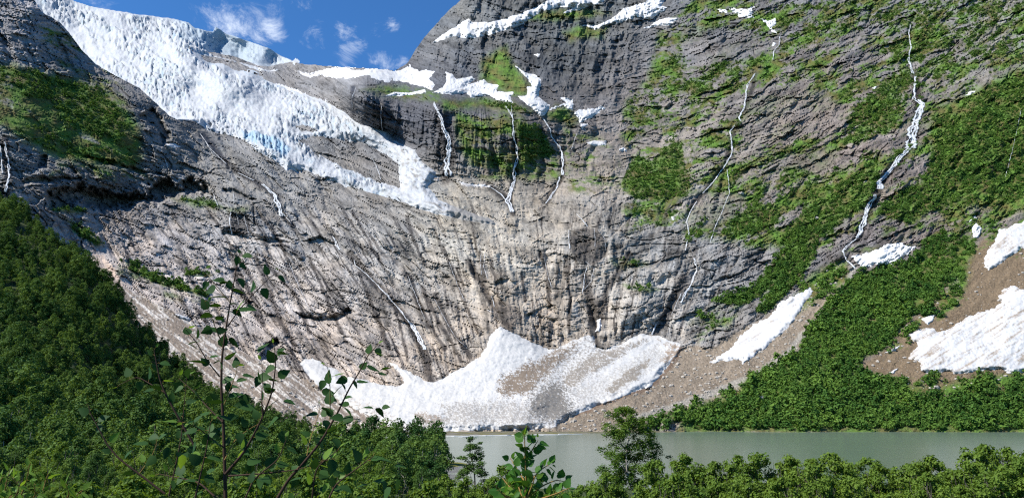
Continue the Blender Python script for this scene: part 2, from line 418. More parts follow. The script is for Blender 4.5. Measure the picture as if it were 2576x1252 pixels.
SPURTURF = K(1, (-300, 250), (0, 330), (60, 320), (400, 395), (620, 500), (700, 640), (720, 770), (690, 850), (480, 830), (300, 810), (150, 730), (0, 640), (-300, 600))
s_sturf = polysdf(SPURTURF, pX, pY); soft = np.maximum(soft, 0.6 * ss(-10, 30, s_sturf))
rocky = 1 - soft
KNOLL = K(2, (1020, 580), (1090, 530), (1150, 560), (1197, 605), (1160, 640), (1100, 612), (1050, 605))

# relief, metres along the line of sight (positive = further away)
m1 = ss(-.10, .40, fbm(X / 110, HSw / 60, 3, 30)); m2 = ss(-.05, .40, fbm(X / 60 + 7, HSw / 34, 3, 33)); m3 = ss(-.3, .3, fbm(X / 90, Y / 90, 3, 36))
fine_s = DB / 850.0
LARGE = 15 * fbm(X / 170, Y / 120, 4, 10, .5) * (0.35 + .65 * rocky)
big_w = HSw + 46 * fbm(X / 260, Y / 160, 3, 11) + 12 * fbm(X / 50, Y / 40, 3, 12)
f1 = (big_w / 55.0) % 1.0; f2 = ((big_w + 14 * fbm(X / 45, Y / 30, 3, 8)) / 21.0 + 0.37) % 1.0
STRATA = -(6.5 * (.15 + .85 * m1) * f1 ** 1.4 + 3.2 * (.1 + .9 * m2) * f2 ** 1.3)
rdg = fbm(X / 95, HSw / 17, 4, 13, .55, ridged=True); rdg2 = fbm(X / 34, HSw / 8, 3, 16, .55, ridged=True)
STRATA = STRATA - 4.6 * rdg * (.35 + .65 * m3) - 2.0 * rdg2 + 2.4 * fbm(X / 24, HSw / 6, 3, 18)
cv, ce, cox, coy = cells((QSw + 14 * wx) / 62, (HSw + 12 * wy) / 33, 3)
cv2, ce2, cox2, coy2 = cells((QSw + 5 * fbm(X / 18, Y / 18, 3, 7)) / 22 + 4, HSw / 12, 5)
ckm = ss(.0, .5, fbm(X / 50, Y / 40, 3, 37))
BLOCK = (cv - .5) * 5 + (cox + coy * .8) * 4.5 + 3.5 * (1 - ss(0, .06, ce)) * ckm + ((cv2 - .5) * 2.2 + (cox2 - coy2) * 1.6) * m2
rg = fbm(QSw / 52, Y / 190, 3, 40, ridged=True)
GULLY = 9.0 * np.clip(rg - .40, 0, 1) * m3 * 1.5 + 1.0 * fbm(QSw / 13, Y / 70, 3, 44)
def seam(a, b, sd, w): return 1 - ss(0, w, np.abs(pn(a, b, sd)))
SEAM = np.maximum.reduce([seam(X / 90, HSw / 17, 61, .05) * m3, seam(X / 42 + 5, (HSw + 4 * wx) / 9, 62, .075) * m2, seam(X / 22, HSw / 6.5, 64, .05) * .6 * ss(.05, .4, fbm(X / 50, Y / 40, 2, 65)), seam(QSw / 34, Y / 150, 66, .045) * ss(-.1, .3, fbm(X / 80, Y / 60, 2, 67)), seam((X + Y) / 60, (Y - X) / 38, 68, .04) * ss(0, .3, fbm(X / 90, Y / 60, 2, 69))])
MTN = ss(0, 60, polysdf([(880, 170), (1000, 182), (1040, 140), (1170, -60), (1300, -190), (1790, -190), (1640, 60), (1560, 300), (1500, 260), (1300, 250), (1100, 200)], X, Y, 80)); CLF = ss(0, 30, polysdf([(860, 220), (1100, 255), (1300, 265), (1370, 310), (1330, 460), (1110, 450), (1040, 370), (900, 305)], X, Y, 60))
COLS = MTN * (-16 * fbm(X / 55 + .2 * Y / 55, Y / 130, 4, 71, .55, ridged=True) + 7 * fbm(X / 18, Y / 26, 3, 73, .6)) + CLF * (-9 * fbm(X / 32, Y / 150, 4, 75, .6, ridged=True))
SW = np.interp(X, [-200, 950, 1200, 1500, 1800, 2800], [1, 1, .7, .65, 1, 1]); GWt = np.interp(X, [-200, 900, 1200, 1550, 1800, 2800], [1, 1.1, 1.45, 1.45, 1, 1]); STRATA = STRATA * SW; GULLY = GULLY * GWt
HSl = HS + 13 * fbm(X / 170, Y / 130, 2, 55) + 1.2 * fbm(X / 14, Y / 14, 2, 53)
LONG = np.maximum(seam(X / 260, (HSl + 5 * wy) / 30, 56, .034) * ss(-.2, .2, fbm(X / 120, Y / 80, 2, 57)), seam(X / 210 + 3, HSl / 48, 58, .024))
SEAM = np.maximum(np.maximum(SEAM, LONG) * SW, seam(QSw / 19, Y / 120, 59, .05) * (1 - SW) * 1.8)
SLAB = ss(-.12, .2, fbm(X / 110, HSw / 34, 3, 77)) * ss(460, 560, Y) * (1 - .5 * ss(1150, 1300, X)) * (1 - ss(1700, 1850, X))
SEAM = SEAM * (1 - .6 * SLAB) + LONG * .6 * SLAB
STRATA = STRATA * (1 - .45 * SLAB); BLOCK = BLOCK * (1 - .3 * SLAB)
FINE = 1.9 * SEAM + 2.6 * LONG + COLS + (1 - .65 * SLAB) * 1.2 * fbm(X / 11, HSw / 4.5, 3, 54, .6) + .9 * fbm(X / 7, Y / 5.5, 3, 50, .6)
rel = LARGE + rocky * (STRATA + BLOCK + GULLY + FINE) * fine_s + soft * (1.5 * fbm(X / 16, Y / 11, 4, 51, .6) + 0.8 * fbm(X / 5, Y / 4, 2, 52))

# named overhangs, buttresses and clefts (polyline, half width, metres; the upper edge of a recess is sharp)
def recess(poly, depth, soft_in=10, jit=12, sd=60):
    global rel
    qx = X + jit * fbm(X / 20, Y / 20, 4, sd); qy = Y + jit * .7 * fbm(X / 20 + 3, Y / 20, 4, sd + 1)
    s = polysdf(poly, qx, qy, 50); rel = rel + depth * ss(-1.5, soft_in, s); return s
def cleft(line, w, depth, sd=70):
    global rel
    qx = X + 5 * fbm(X / 15, Y / 15, 3, sd); d, t = linedist(line, qx, Y, w * 3 + 5)
    rel = rel + depth * .62 * (1 - ss(0, w, d)) * ss(0, .3, t) * ss(1, .8, t); return d
dark = []
# black overhanging cliff band under the turf of the spur
dark.append(recess(K(1, (230, 960), (330, 930), (430, 920), (520, 950), (600, 960), (720, 970), (770, 900), (850, 890), (900, 930), (950, 880), (1010, 900), (1080, 960), (1110, 1010), (1000, 985), (880, 1000), (800, 1030), (700, 1030), (640, 1060), (480, 1065), (400, 1030), (250, 1060), (230, 1010)), 36, 20, 26))
dark.append(recess(K(1, (100, 900), (200, 880), (420, 890), (420, 905), (220, 920), (110, 930)), 14, 7))
dark.append(recess(K(1, (420, 780), (560, 800), (700, 850), (860, 880), (850, 895), (680, 870), (540, 830), (420, 800)), 12, 7))
dark.append(recess(K(1, (1100, 940), (1180, 950), (1290, 1000), (1280, 1015), (1180, 985), (1110, 965)), 14, 7))
dark.append(recess(K(1, (190, 780), (240, 770), (245, 850), (190, 865)), 16, 8))
dark.append(recess(K(1, (700, 580), (760, 540), (800, 570), (840, 640), (860, 700), (820, 730), (790, 660), (740, 620)), 24, 8))
dark.append(recess([(775, 600), (800, 595), (850, 608), (842, 622), (800, 624), (775, 616)], 12, 6))
dark.append(recess([(560, 575), (640, 590), (700, 600), (760, 615), (700, 615), (620, 605), (560, 590)], 8, 6))
dark.append(recess(K(4, (1480, 310), (1560, 330), (1640, 340), (1717, 310)) + K(5, (40, 290), (80, 320), (20, 350)) + K(4, (1680, 370), (1600, 370), (1500, 350)), 15, 8))
dark.append(recess(K(4, (1300, 530), (1340, 470), (1390, 440), (1410, 470), (1380, 520), (1360, 570), (1310, 560)), 16, 7))
dark.append(recess(K(5, (920, 320), (1000, 330), (1080, 350), (1090, 375), (1000, 360), (930, 345)), 6, 4))
dark.append(recess(K(5, (930, 335), (980, 300), (1060, 270), (1070, 285), (1000, 320), (950, 340)), 5, 4))
# buttress, knobs, and the slot gorge in the middle wall
cleft(K(5, (1225, 240), (1260, 300), (1275, 360), (1285, 430), (1280, 480)), 16, 22)
cleft(K(5, (640, 60), (690, 130), (740, 240), (780, 330), (850, 400)), 15, 10)
cleft(K(5, (40, 30), (130, 130), (280, 290), (380, 420), (430, 600)), 12, 6)
cleft(K(5, (1717, 150), (1640, 330), (1580, 430)), 14, 8)
cleft(K(2, (1015, 590), (1050, 650), (1115, 800), (1115, 880), (1030, 1020), (1150, 1100)), 14, 8)
cleft(K(2, (830, 540), (865, 600), (885, 780), (870, 910), (850, 1010), (900, 1100)), 14, 8)
cleft(K(2, (500, 600), (540, 700), (545, 800), (535, 880)), 14, 6)
cleft(K(3, (1150, 130), (1160, 370), (1190, 540), (1145, 740), (990, 930), (890, 1180), (800, 1260)), 15, 8)
cleft(K(3, (365, 370), (310, 540), (240, 660), (250, 770), (180, 880), (60, 1020), (20, 1110), (20, 1252)), 13, 6)
cleft(K(2, (740, 80), (720, 200), (735, 330)), 18, 20); cleft(K(2, (900, 150), (960, 230), (950, 350), (990, 420)), 20, 28); cleft(K(2, (1390, 180), (1330, 300), (1250, 400)), 14, 14)
cleft(K(2, (1250, 130), (1200, 300), (1170, 460)), 12, 10); cleft(K(2, (400, 480), (420, 620), (400, 760)), 10, 10); cleft(K(2, (150, 480), (170, 600)), 10, 9); cleft(K(2, (300, 500), (290, 640)), 9, 8)
s_knoll = polysdf(KNOLL, pX, pY, 40); rel -= 8 * ss(-5, 30, s_knoll)
rel -= 14 * ss(0, 60, polysdf(K(5, (1350, 240), (1480, 200), (1600, 230), (1640, 330), (1560, 430), (1400, 470), (1290, 480), (1310, 330)), X, Y, 70))
rel -= 10 * ss(0, 50, polysdf(K(5, (1000, 250), (1180, 200), (1230, 320), (1240, 430), (1120, 470), (1080, 400)), X, Y, 70))
DA_base = DB + LARGE
DA = DB + rel

# silhouettes: beyond the crest the surface runs on away from the eye
hs = polysdf(HOLEd, X, Y, 40)
PXA, PYA = X.copy(), Y.copy()
m = (hs > 0) & (hs < 26)
def nearest(poly, x, y):
    best = np.full(x.shape, 1e18); bx = x.copy(); by = y.copy(); n = len(poly)
    for i in range(n):
        ax, ay = poly[i]; ex, ey = poly[(i + 1) % n] - poly[i]
        t = np.clip(((x - ax) * ex + (y - ay) * ey) / (ex * ex + ey * ey + 1e-9), 0, 1)
        cx = ax + t * ex; cy = ay + t * ey; d = (x - cx) ** 2 + (y - cy) ** 2
        k = d < best; best = np.where(k, d, best); bx = np.where(k, cx, bx); by = np.where(k, cy, by)
    return bx, by
bx, by = nearest(HOLEd, X[m], Y[m]); dd = hs[m]
din = bil(DA, (bx - gx[0]) / STEP, (by - gy[0]) / STEP)
PXA[m] = bx; PYA[m] = by; DA[m] = din * (1 + 0.0018 * dd)
VA = pos(PXA, PYA, DA)
VA[m, 2] -= dd * 1.2
maskA = (hs < 25) & ((Y > -14) | (X > 600))
def dA(px, py): return bil(DA, (np.asarray(px, float) - gx[0]) / STEP, (np.asarray(py, float) - gy[0]) / STEP)
def dBase(px, py): return bil(DA_base, (np.asarray(px, float) - gx[0]) / STEP, (np.asarray(py, float) - gy[0]) / STEP)

# ------------------------------------------------------------------ ground colours (albedo) of the valley head
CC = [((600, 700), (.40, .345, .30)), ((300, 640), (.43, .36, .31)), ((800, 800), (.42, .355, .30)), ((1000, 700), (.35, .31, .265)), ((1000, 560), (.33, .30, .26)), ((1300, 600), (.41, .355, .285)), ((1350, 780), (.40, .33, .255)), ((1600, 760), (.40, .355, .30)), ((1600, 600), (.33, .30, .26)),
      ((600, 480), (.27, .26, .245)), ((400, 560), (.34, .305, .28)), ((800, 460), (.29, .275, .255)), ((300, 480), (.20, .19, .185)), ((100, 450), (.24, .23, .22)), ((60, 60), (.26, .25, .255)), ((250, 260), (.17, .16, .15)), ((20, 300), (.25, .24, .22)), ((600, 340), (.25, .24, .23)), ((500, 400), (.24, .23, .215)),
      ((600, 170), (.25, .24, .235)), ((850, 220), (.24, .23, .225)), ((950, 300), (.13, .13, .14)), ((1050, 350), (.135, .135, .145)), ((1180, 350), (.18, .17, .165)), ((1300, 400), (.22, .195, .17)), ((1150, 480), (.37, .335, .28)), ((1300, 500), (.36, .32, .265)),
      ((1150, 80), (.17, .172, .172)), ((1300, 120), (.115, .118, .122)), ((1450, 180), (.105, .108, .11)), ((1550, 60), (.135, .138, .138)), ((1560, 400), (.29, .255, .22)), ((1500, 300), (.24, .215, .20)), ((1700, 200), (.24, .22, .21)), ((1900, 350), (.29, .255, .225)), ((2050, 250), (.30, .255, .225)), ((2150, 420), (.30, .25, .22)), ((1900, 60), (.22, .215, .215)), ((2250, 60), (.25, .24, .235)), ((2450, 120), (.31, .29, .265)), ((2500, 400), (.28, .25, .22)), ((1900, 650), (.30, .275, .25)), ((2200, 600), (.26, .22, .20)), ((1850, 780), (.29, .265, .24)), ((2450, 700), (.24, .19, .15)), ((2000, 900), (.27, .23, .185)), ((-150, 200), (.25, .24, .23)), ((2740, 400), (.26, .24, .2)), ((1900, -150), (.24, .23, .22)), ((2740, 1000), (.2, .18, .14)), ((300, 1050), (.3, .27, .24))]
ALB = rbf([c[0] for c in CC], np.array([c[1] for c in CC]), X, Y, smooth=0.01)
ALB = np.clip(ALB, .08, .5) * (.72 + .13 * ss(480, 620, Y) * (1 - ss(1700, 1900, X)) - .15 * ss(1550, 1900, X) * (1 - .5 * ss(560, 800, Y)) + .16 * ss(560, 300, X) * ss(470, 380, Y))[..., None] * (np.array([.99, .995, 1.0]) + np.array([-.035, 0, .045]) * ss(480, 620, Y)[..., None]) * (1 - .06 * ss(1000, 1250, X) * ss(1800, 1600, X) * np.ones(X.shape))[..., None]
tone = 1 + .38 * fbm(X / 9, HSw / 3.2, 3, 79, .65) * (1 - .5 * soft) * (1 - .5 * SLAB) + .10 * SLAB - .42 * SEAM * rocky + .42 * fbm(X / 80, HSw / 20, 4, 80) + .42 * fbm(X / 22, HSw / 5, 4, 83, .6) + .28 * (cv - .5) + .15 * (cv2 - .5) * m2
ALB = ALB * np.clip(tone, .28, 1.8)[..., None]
warm = fbm(X / 70, Y / 50, 4, 86)[..., None]
ALB = ALB * (1 + warm * np.array([.09, .0, -.11]))
pat1 = ss(.0, .38, fbm(QSw / 42, Y / 120, 5, 87, .6)); pat2 = ss(.05, .4, fbm(X / 120, HSw / 26, 5, 88, .6)); pat3 = ss(.1, .4, fbm(X / 40, Y / 34, 5, 89, .65))
ALB = ALB * (1 - .42 * 1.25 * pat1 * ss(480, 600, Y) - .36 * pat2 - .25 * pat3)[..., None] * 1.12
# seepage streaks run down the fall line
lowwall = ss(470, 560, Y + .0 * X) * (1 - ss(1780, 1900, X)) * (1 - soft)
upcl = ss(0, 40, polysdf(K(2, (-60, 430), (480, 500), (900, 560), (900, 930), (560, 900), (250, 700), (0, 540)), X, Y, 60))
stk = fbm(QSw / 9, Y / 120, 4, 90, .6); stw = ss(-.3, .2, fbm(QS / 60, Y / 220, 3, 93))
wet = np.maximum(ss(.04, .22, stk) * stw, .8 * seam(QSw / 13, Y / 190, 94, .10) * ss(-.05, .3, fbm(QS / 40, Y / 90, 3, 95))) * np.clip(lowwall + .8 * upcl, 0, 1)
CHAN = [(K(4, (1160, 20), (1230, 170), (1330, 360)), 6), (K(5, (90, 120), (160, 290), (240, 500)), 6), (K(5, (400, 190), (480, 340), (600, 560)), 7), (K(5, (230, 200), (300, 400), (330, 560)), 5), (K(5, (540, 60), (600, 220), (690, 420)), 6), (K(4, (1560, 40), (1640, 240), (1717, 420)), 6), (K(1, (1310, 1080), (1400, 1200), (1460, 1330)), 7), (K(2, (60, 1070), (120, 1180), (200, 1320)), 5), (K(2, (330, 1090), (360, 1200), (420, 1330)), 6), (K(5, (1000, 20), (1040, 160), (1050, 300)), 7), (K(5, (1130, 60), (1150, 220), (1150, 420)), 6), (K(5, (900, 120), (930, 260)), 6), (K(5, (40, 20), (130, 130), (280, 290), (350, 380), (430, 560), (450, 660)), 13), (K(5, (335, 130), (400, 300), (520, 500)), 8), (K(5, (470, 230), (560, 420), (650, 540)), 9), (K(5, (160, 300), (230, 480)), 7), (K(1, (1020, 680), (1140, 825), (1270, 905), (1380, 980), (1420, 1085), (1470, 1130)), 10),
        (K(4, (1180, 40), (1200, 200), (1330, 380)), 9), (K(4, (1280, 40), (1400, 330), (1480, 480)), 10), (K(4, (1330, 60), (1500, 250), (1560, 420)), 7), (K(5, (640, 60), (740, 240), (850, 400)), 12), (K(5, (700, 20), (720, 160)), 8), (K(5, (1225, 140), (1260, 300), (1280, 480)), 16), (K(5, (1717, 150), (1640, 330), (1570, 440)), 18), (K(5, (1450, 30), (1330, 200), (1310, 330)), 12),
        (K(2, (500, 600), (545, 760), (535, 890)), 22), (K(2, (200, 530), (205, 690)), 12), (K(2, (60, 440), (55, 580)), 9), (K(2, (865, 600), (885, 780), (870, 910)), 12), (K(2, (740, 930), (840, 1010), (860, 1070)), 12), (K(2, (1115, 740), (1110, 880), (1030, 1020)), 9), (K(3, (1170, 380), (1190, 560), (1145, 745), (990, 930), (880, 1200)), 14), (K(3, (365, 370), (310, 540), (245, 700), (215, 830), (30, 1060)), 9), (K(1, (20, 700), (40, 880), (25, 970)), 14)]
for ln, w in CHAN:
    d, t = linedist(ln, QSw - QS + X, Y, w * 3)
    wet = np.maximum(wet, (1 - ss(w * .35, w * 1.1, d + 5 * fbm(X / 9, Y / 40, 3, 97))) * .95)
# the wet dark dome with threads of water in the middle wall, and the wet slab on the left
for pl, am in ((K(2, (1140, 1180), (1165, 1150), (1220, 1138), (1290, 1150), (1330, 1190), (1350, 1250), (1330, 1300), (1280, 1335), (1220, 1340), (1170, 1310), (1140, 1250)), .85), (K(1, (1150, 1065), (1230, 1060), (1265, 1100), (1270, 1160), (1220, 1190), (1155, 1170)), .9), (K(5, (1260, 260), (1340, 230), (1330, 350), (1290, 440), (1270, 340)), .95), (K(5, (760, 230), (900, 300), (880, 420), (790, 340)), .6)):
    wet = np.maximum(wet, am * ss(-3, 8, polysdf(pl, X + 6 * fbm(X / 12, Y / 30, 3, 99), Y, 40)))
wet = wet * (1 - .8 * soft)
ALB = ALB * (1 - wet * .80)[..., None] * (1 + wet[..., None] * np.array([.03, -.01, -.02]))

# loose ground
scree_c = np.array([.185, .150, .112]) * (1 + .55 * fbm((X + .8 * Y) / 26, (Y - .6 * X) / 60, 4, 110, .6) + .75 * fbm(X / 5, Y / 4, 3, 113, .7))[..., None]
ALB += (scree_c - ALB) * ss(-4, 5, s_scree)[..., None]
gd, gt = linedist([(2150, 672), (2120, 735), (2075, 785), (2010, 850), (1985, 885), (1900, 945), (1760, 1000), (1600, 1052)], pX, pY, 50)
ALB += (np.array([.25, .235, .205]) * (1 + .5 * fbm(X / 5, Y / 4, 3, 114))[..., None] - ALB) * (.85 * (1 - ss(4, 12, gd)))[..., None]
rd_, rt_ = linedist(K(5, (1180, 835), (1260, 798), (1400, 742), (1560, 690), (1660, 580), (1705, 500)), pX, pY, 50)
ALB += (np.array([.12, .075, .05]) - ALB) * (.7 * (1 - ss(3, 11, rd_)))[..., None]
tal = fbm((X * .8 + Y * .6) / 90, (Y * .8 - X * .62) / 8, 5, 116, .65)
tk = ss(-.03, .30, tal + .35 * fbm(X / 6, Y / 5, 3, 119))[..., None]; talus_c = (np.array([.19, .155, .125]) * (1 - tk) + np.array([.50, .47, .43]) * tk) * (1 + .4 * fbm(X / 5, Y / 4, 3, 117))[..., None]
pink_c = np.array([.47, .375, .31]) * (1 + .3 * fbm(X / 8, Y / 6, 3, 118))[..., None]
wp = ss(700, 760, Y + .3 * (X - 300))[..., None]
talus_c = pink_c * (1 - wp) + talus_c * wp
ALB += (talus_c - ALB) * ss(-3, 4, s_talus)[..., None]
BROWN = K(6, (1000, 520), (1060, 440), (1180, 330), (1290, 210), (1420, 170), (1450, 0), (1560, -80), (1717, -120), (2100, -120), (2100, 700), (1717, 640), (1400, 720), (1150, 715), (1110, 665), (900, 610), (900, 570))
s_brown = polysdf(BROWN, pX, pY)
brown_c = np.array([.135, .100, .064]) * (1 + .5 * fbm((X + .9 * Y) / 18, (Y - .7 * X) / 70, 5, 120, .6) + .5 * fbm(X / 6, Y / 5, 3, 121, .7))[..., None]
ALB += (brown_c - ALB) * ss(-4, 8, s_brown)[..., None]

# turf and heather
GREEN = [  # (outline, cover, patchiness)
 (SPURTURF, .72, .75), (K(2, (700, 300), (830, 230), (870, 330), (950, 420), (930, 490), (830, 470), (700, 400)), .8, .5), (KNOLL, 1.0, .1), (K(2, (1120, 170), (1200, 130), (1340, 140), (1320, 180), (1150, 210)), .9, .3), (K(2, (900, 90), (1010, 60), (1170, 40), (1350, 70), (1180, 100), (1050, 110)), .6, .5),
 (K(2, (500, 500), (700, 500), (870, 520), (960, 560), (860, 570), (700, 540), (520, 560)), .9, .2), (K(2, (220, 430), (330, 440), (500, 480), (480, 510), (230, 490), (100, 450)), .6, .5), (K(2, (560, 560), (900, 570), (1090, 780), (1100, 900), (900, 900), (700, 900), (600, 760)), .55, .8), (K(2, (1120, 640), (1300, 700), (1420, 800), (1380, 1000), (1150, 960), (1120, 800)), .45, .9),
 (K(2, (1380, 640), (1440, 500), (1540, 400), (1600, 150), (1717, 40), (1717, 1140), (1450, 1180), (1380, 960), (1480, 820)), .50, 1.1), (K(3, (-10, -300), (2100, -300), (2100, 1300), (400, 1252), (0, 1180)), .46, 1.25), (K(3, (1240, 560), (1717, 330), (2100, 250), (2100, 1100), (1500, 1050), (1240, 950)), .8, .5), (K(3, (0, 860), (400, 800), (900, 860), (900, 1100), (500, 1252), (0, 1180)), .6, 1.0),
 (K(5, (1360, 60), (1440, 55), (1540, 75), (1500, 90), (1380, 90)), .9, .3), (K(5, (1420, 188), (1500, 185), (1590, 205), (1540, 215)), .7, .3), (K(6, (20, 350), (150, 280), (300, 280), (240, 380), (80, 470)), .5, .8), (K(6, (600, 180), (700, 90), (830, 60), (830, 170), (700, 240), (600, 300), (470, 420)), .8, .5), (K(6, (1320, -40), (1480, -60), (1450, 60), (1440, 180), (1330, 300), (1270, 260), (1380, 170)), .9, .3), (K(6, (880, 600), (1110, 670), (1250, 700), (1500, 640), (1717, 620), (2100, 600), (2100, 720), (1717, 680), (1400, 740), (1150, 745), (900, 620)), .75, .6), (K(6, (0, 830), (280, 700), (340, 640), (380, 700), (300, 920), (0, 920)), .75, .5),
 (K(1, (870, 1000), (960, 995), (1060, 1010), (1140, 1050), (1050, 1045), (940, 1025)), .95, .1), (K(1, (250, 1035), (320, 1030), (430, 1060), (330, 1075)), .9, .2), (K(1, (400, 200), (520, 330), (640, 480), (720, 640), (600, 520), (440, 400), (300, 330), (200, 180), (150, 60)), .45, .9), (K(1, (300, 820), (700, 840), (760, 900), (500, 900), (250, 880)), .5, .8), (K(1, (1150, 1050), (1240, 1045), (1230, 1062), (1150, 1062)), .6, .3), (K(4, (600, 60), (1060, 250), (1000, 260), (600, 120)), .5, .6), (K(4, (830, 220), (920, 245), (910, 255), (830, 235)), .8, .2)]
gn = .85 * fbm(X / 130, HSw / 42, 3, 129) + .6 * fbm(X / 48, HSw / 12, 4, 130, .55); gn2 = fbm(X / 9, HSw / 5, 3, 133)
turf = np.zeros(X.shape)
for pl, cov, pat in GREEN:
    s = polysdf(pl, pX, pY, 40)
    turf = np.maximum(turf, ss(-12, 14, s) * ss(.02, .30, (cov - .5) + .9 * pat * (gn * .8 + gn2 * .35) + .18))
BARE = [K(3, (330, 440), (640, 430), (870, 560), (850, 640), (600, 700), (330, 740), (290, 640)), K(3, (450, 790), (780, 740), (870, 800), (680, 900), (470, 820)), K(3, (0, 130), (330, 140), (450, 250), (300, 330), (0, 340)), K(3, (1050, 600), (1270, 600), (1200, 740), (1050, 740)), K(3, (1300, 300), (1500, 120), (1550, 150), (1400, 330)),
        K(3, (880, 1180), (1100, 1140), (1230, 1160), (1180, 1252), (870, 1252)), K(3, (980, 860), (1080, 850), (1060, 1000), (960, 1090), (900, 1000)), K(3, (1200, 1100), (1310, 1070), (1320, 1110), (1210, 1150)), K(3, (0, 950), (320, 980), (330, 1060), (150, 1150), (0, 1150)), K(6, (0, 0), (330, 20), (270, 250), (60, 420), (0, 500))]
for pl in BARE: turf *= 1 - .75 * ss(-8, 16, polysdf(pl, X + 22 * fbm(X / 45, HSw / 14, 4, 145), Y + 14 * fbm(X / 45 + 3, HSw / 14, 4, 146), 50))
# bush cover on the right mountainside, the spur and the ledges: probability per patch of ground
DENSE = [(K(6, (-40, 925), (0, 850), (150, 800), (280, 735), (340, 645), (480, 578), (590, 505), (620, 420), (720, 290), (820, 170), (900, 112), (1130, 60), (1200, 0), (1230, -50), (1330, -90), (1330, 0), (1370, 100), (1380, 170), (1290, 210), (1260, 260), (1180, 330), (1120, 380), (1060, 440), (1010, 510), (890, 560), (880, 610), (1000, 650), (1110, 670), (1150, 730), (1250, 755), (1400, 735), (1600, 700), (1717, 660), (2100, 640), (2100, 925)), 1.0, .25),
         (K(3, (500, 1252), (520, 1150), (700, 1000), (850, 880), (980, 800), (1000, 870), (960, 970), (900, 1060), (780, 1130), (700, 1200), (660, 1300), (600, 1400)) + K(6, (420, 330), (370, 320), (440, 210), (300, 290), (150, 270), (250, 230), (350, 200), (440, 80)), .95, .45),
         (K(3, (170, 1190), (260, 1100), (370, 1010), (490, 1060), (480, 1120), (390, 1170), (250, 1200)), 1.0, .2), (K(3, (1240, 580), (1400, 590), (1480, 490), (1560, 430), (1717, 380), (2100, 250), (2100, 980), (1717, 1010), (1540, 1050), (1520, 950), (1400, 990), (1330, 1080), (1250, 1060), (1150, 1130), (960, 1080), (1000, 1020), (1100, 960), (1220, 900), (1240, 800), (1290, 690)), .9, .7),
         (K(3, (790, 760), (830, 600), (900, 520), (980, 440), (1100, 350), (1150, 400), (1130, 520), (1100, 640), (950, 700)), .75, .8), (K(3, (100, 330), (300, 300), (280, 420), (60, 480), (0, 500), (0, 400)), .6, .8), (K(3, (480, 30), (700, 0), (1000, 30), (1000, 120), (560, 250), (500, 330)), .5, 1.0), (K(3, (1000, 60), (1717, -40), (2100, -80), (2100, 380), (1600, 300), (1200, 500), (1000, 260)), .55, 1.0),
         (K(2, (1400, 935), (1450, 830), (1500, 780), (1560, 825), (1620, 740), (1717, 720), (1740, 990), (1600, 1010), (1480, 1000)), .95, .4), (K(2, (1410, 620), (1440, 500), (1540, 420), (1640, 300), (1717, 200), (1717, 500), (1560, 640)), .5, 1.0), (K(2, (870, 600), (1000, 640), (1090, 780), (960, 805), (900, 840), (885, 700)), .95, .4), (K(2, (1030, 570), (1090, 540), (1160, 600), (1150, 630), (1090, 600)), .4, .8), (K(2, (690, 505), (860, 520), (950, 560), (840, 560), (720, 530)), .8, .4), (K(2, (670, 640), (800, 640), (830, 720), (700, 700)), .5, .8),
         (K(1, (50, 380), (150, 350), (300, 400), (500, 440), (600, 560), (650, 650), (600, 720), (480, 690), (330, 640), (250, 510), (100, 480)), 1.0, .25), (K(1, (-200, 300), (0, 320), (40, 380), (20, 430), (-200, 400)), .8, .3), (K(1, (60, 640), (200, 640), (420, 740), (600, 760), (680, 830), (500, 820), (300, 780), (120, 690)), .55, .9), (K(1, (880, 1003), (960, 998), (1060, 1012), (1120, 1045), (1040, 1040)), .8, .3), (K(1, (260, 1038), (420, 1055), (400, 1070), (280, 1068)), .7, .4), (K(1, (320, 1090), (430, 1150), (530, 1230), (480, 1240), (380, 1180)), 1.0, .2),
         (K(4, (620, 60), (680, 60), (760, 120), (900, 170), (1050, 230), (1040, 250), (900, 210), (780, 170), (650, 110)), 1.0, .2), (K(4, (930, 110), (1000, 115), (1090, 125), (1060, 140), (940, 130)), .9, .3), (K(6, (690, 120), (780, 60), (830, 90), (820, 150), (700, 250), (640, 300)), .5, .7), (K(6, (0, 870), (280, 740), (300, 800), (0, 910)), .8, .5), (K(3, (640, 870), (860, 860), (820, 960), (600, 1060), (440, 1040), (480, 900)), .45, 1.0), (K(3, (0, 1130), (160, 1180), (120, 1252), (0, 1252)), .3, 1.0), (K(6, (880, 620), (1110, 650), (1280, 640), (1717, 630), (2100, 620), (2100, 760), (1400, 780), (1100, 730)), .40, .8), (K(6, (1010, 520), (1120, 400), (1290, 240), (1400, 170), (1440, 260), (1330, 330), (1180, 430), (1110, 530)), .5, 1.0), (K(6, (1330, -60), (1480, -80), (1470, 60), (1400, 180), (1340, 100)), .6, .8), (K(6, (-250, 900), (0, 800), (250, 700), (300, 740), (100, 860), (-100, 925), (-260, 925)), .55, .8)]
bn = .6 * fbm(X / 60, HSw / 25, 3, 650) + .6 * fbm(X / 20, HSw / 9, 4, 653)
den = np.zeros(X.shape)
for pl, cov, pat in DENSE:
    den = np.maximum(den, ss(-3, 5, polysdf(pl, pX, pY, 30)) * ss(-.08, .14, (cov - .55) + pat * bn))
den = np.maximum(den, .7 * turf * ss(.05, .2, fbm(X / 60, HSw / 22, 4, 656)) * ss(1480, 1650, X))
turf = np.maximum(turf, .92 * den)
turf *= (1 - .9 * ss(-2, 6, np.maximum(s_fan, s_talus))) * (1 - .6 * wet)
g_light = np.array([.078, .150, .022]); g_olive = np.array([.098, .088, .028]); g_dark = np.array([.035, .075, .016])
u = ss(-.35, .35, fbm(X / 40, Y / 26, 4, 136))[..., None]; u2 = ss(-.1, .4, fbm(X / 15, Y / 10, 3, 139))[..., None]
turf_c = (g_olive * (1 - u) + g_light * u) * (1 - u2 * .6) + g_dark * u2 * .6
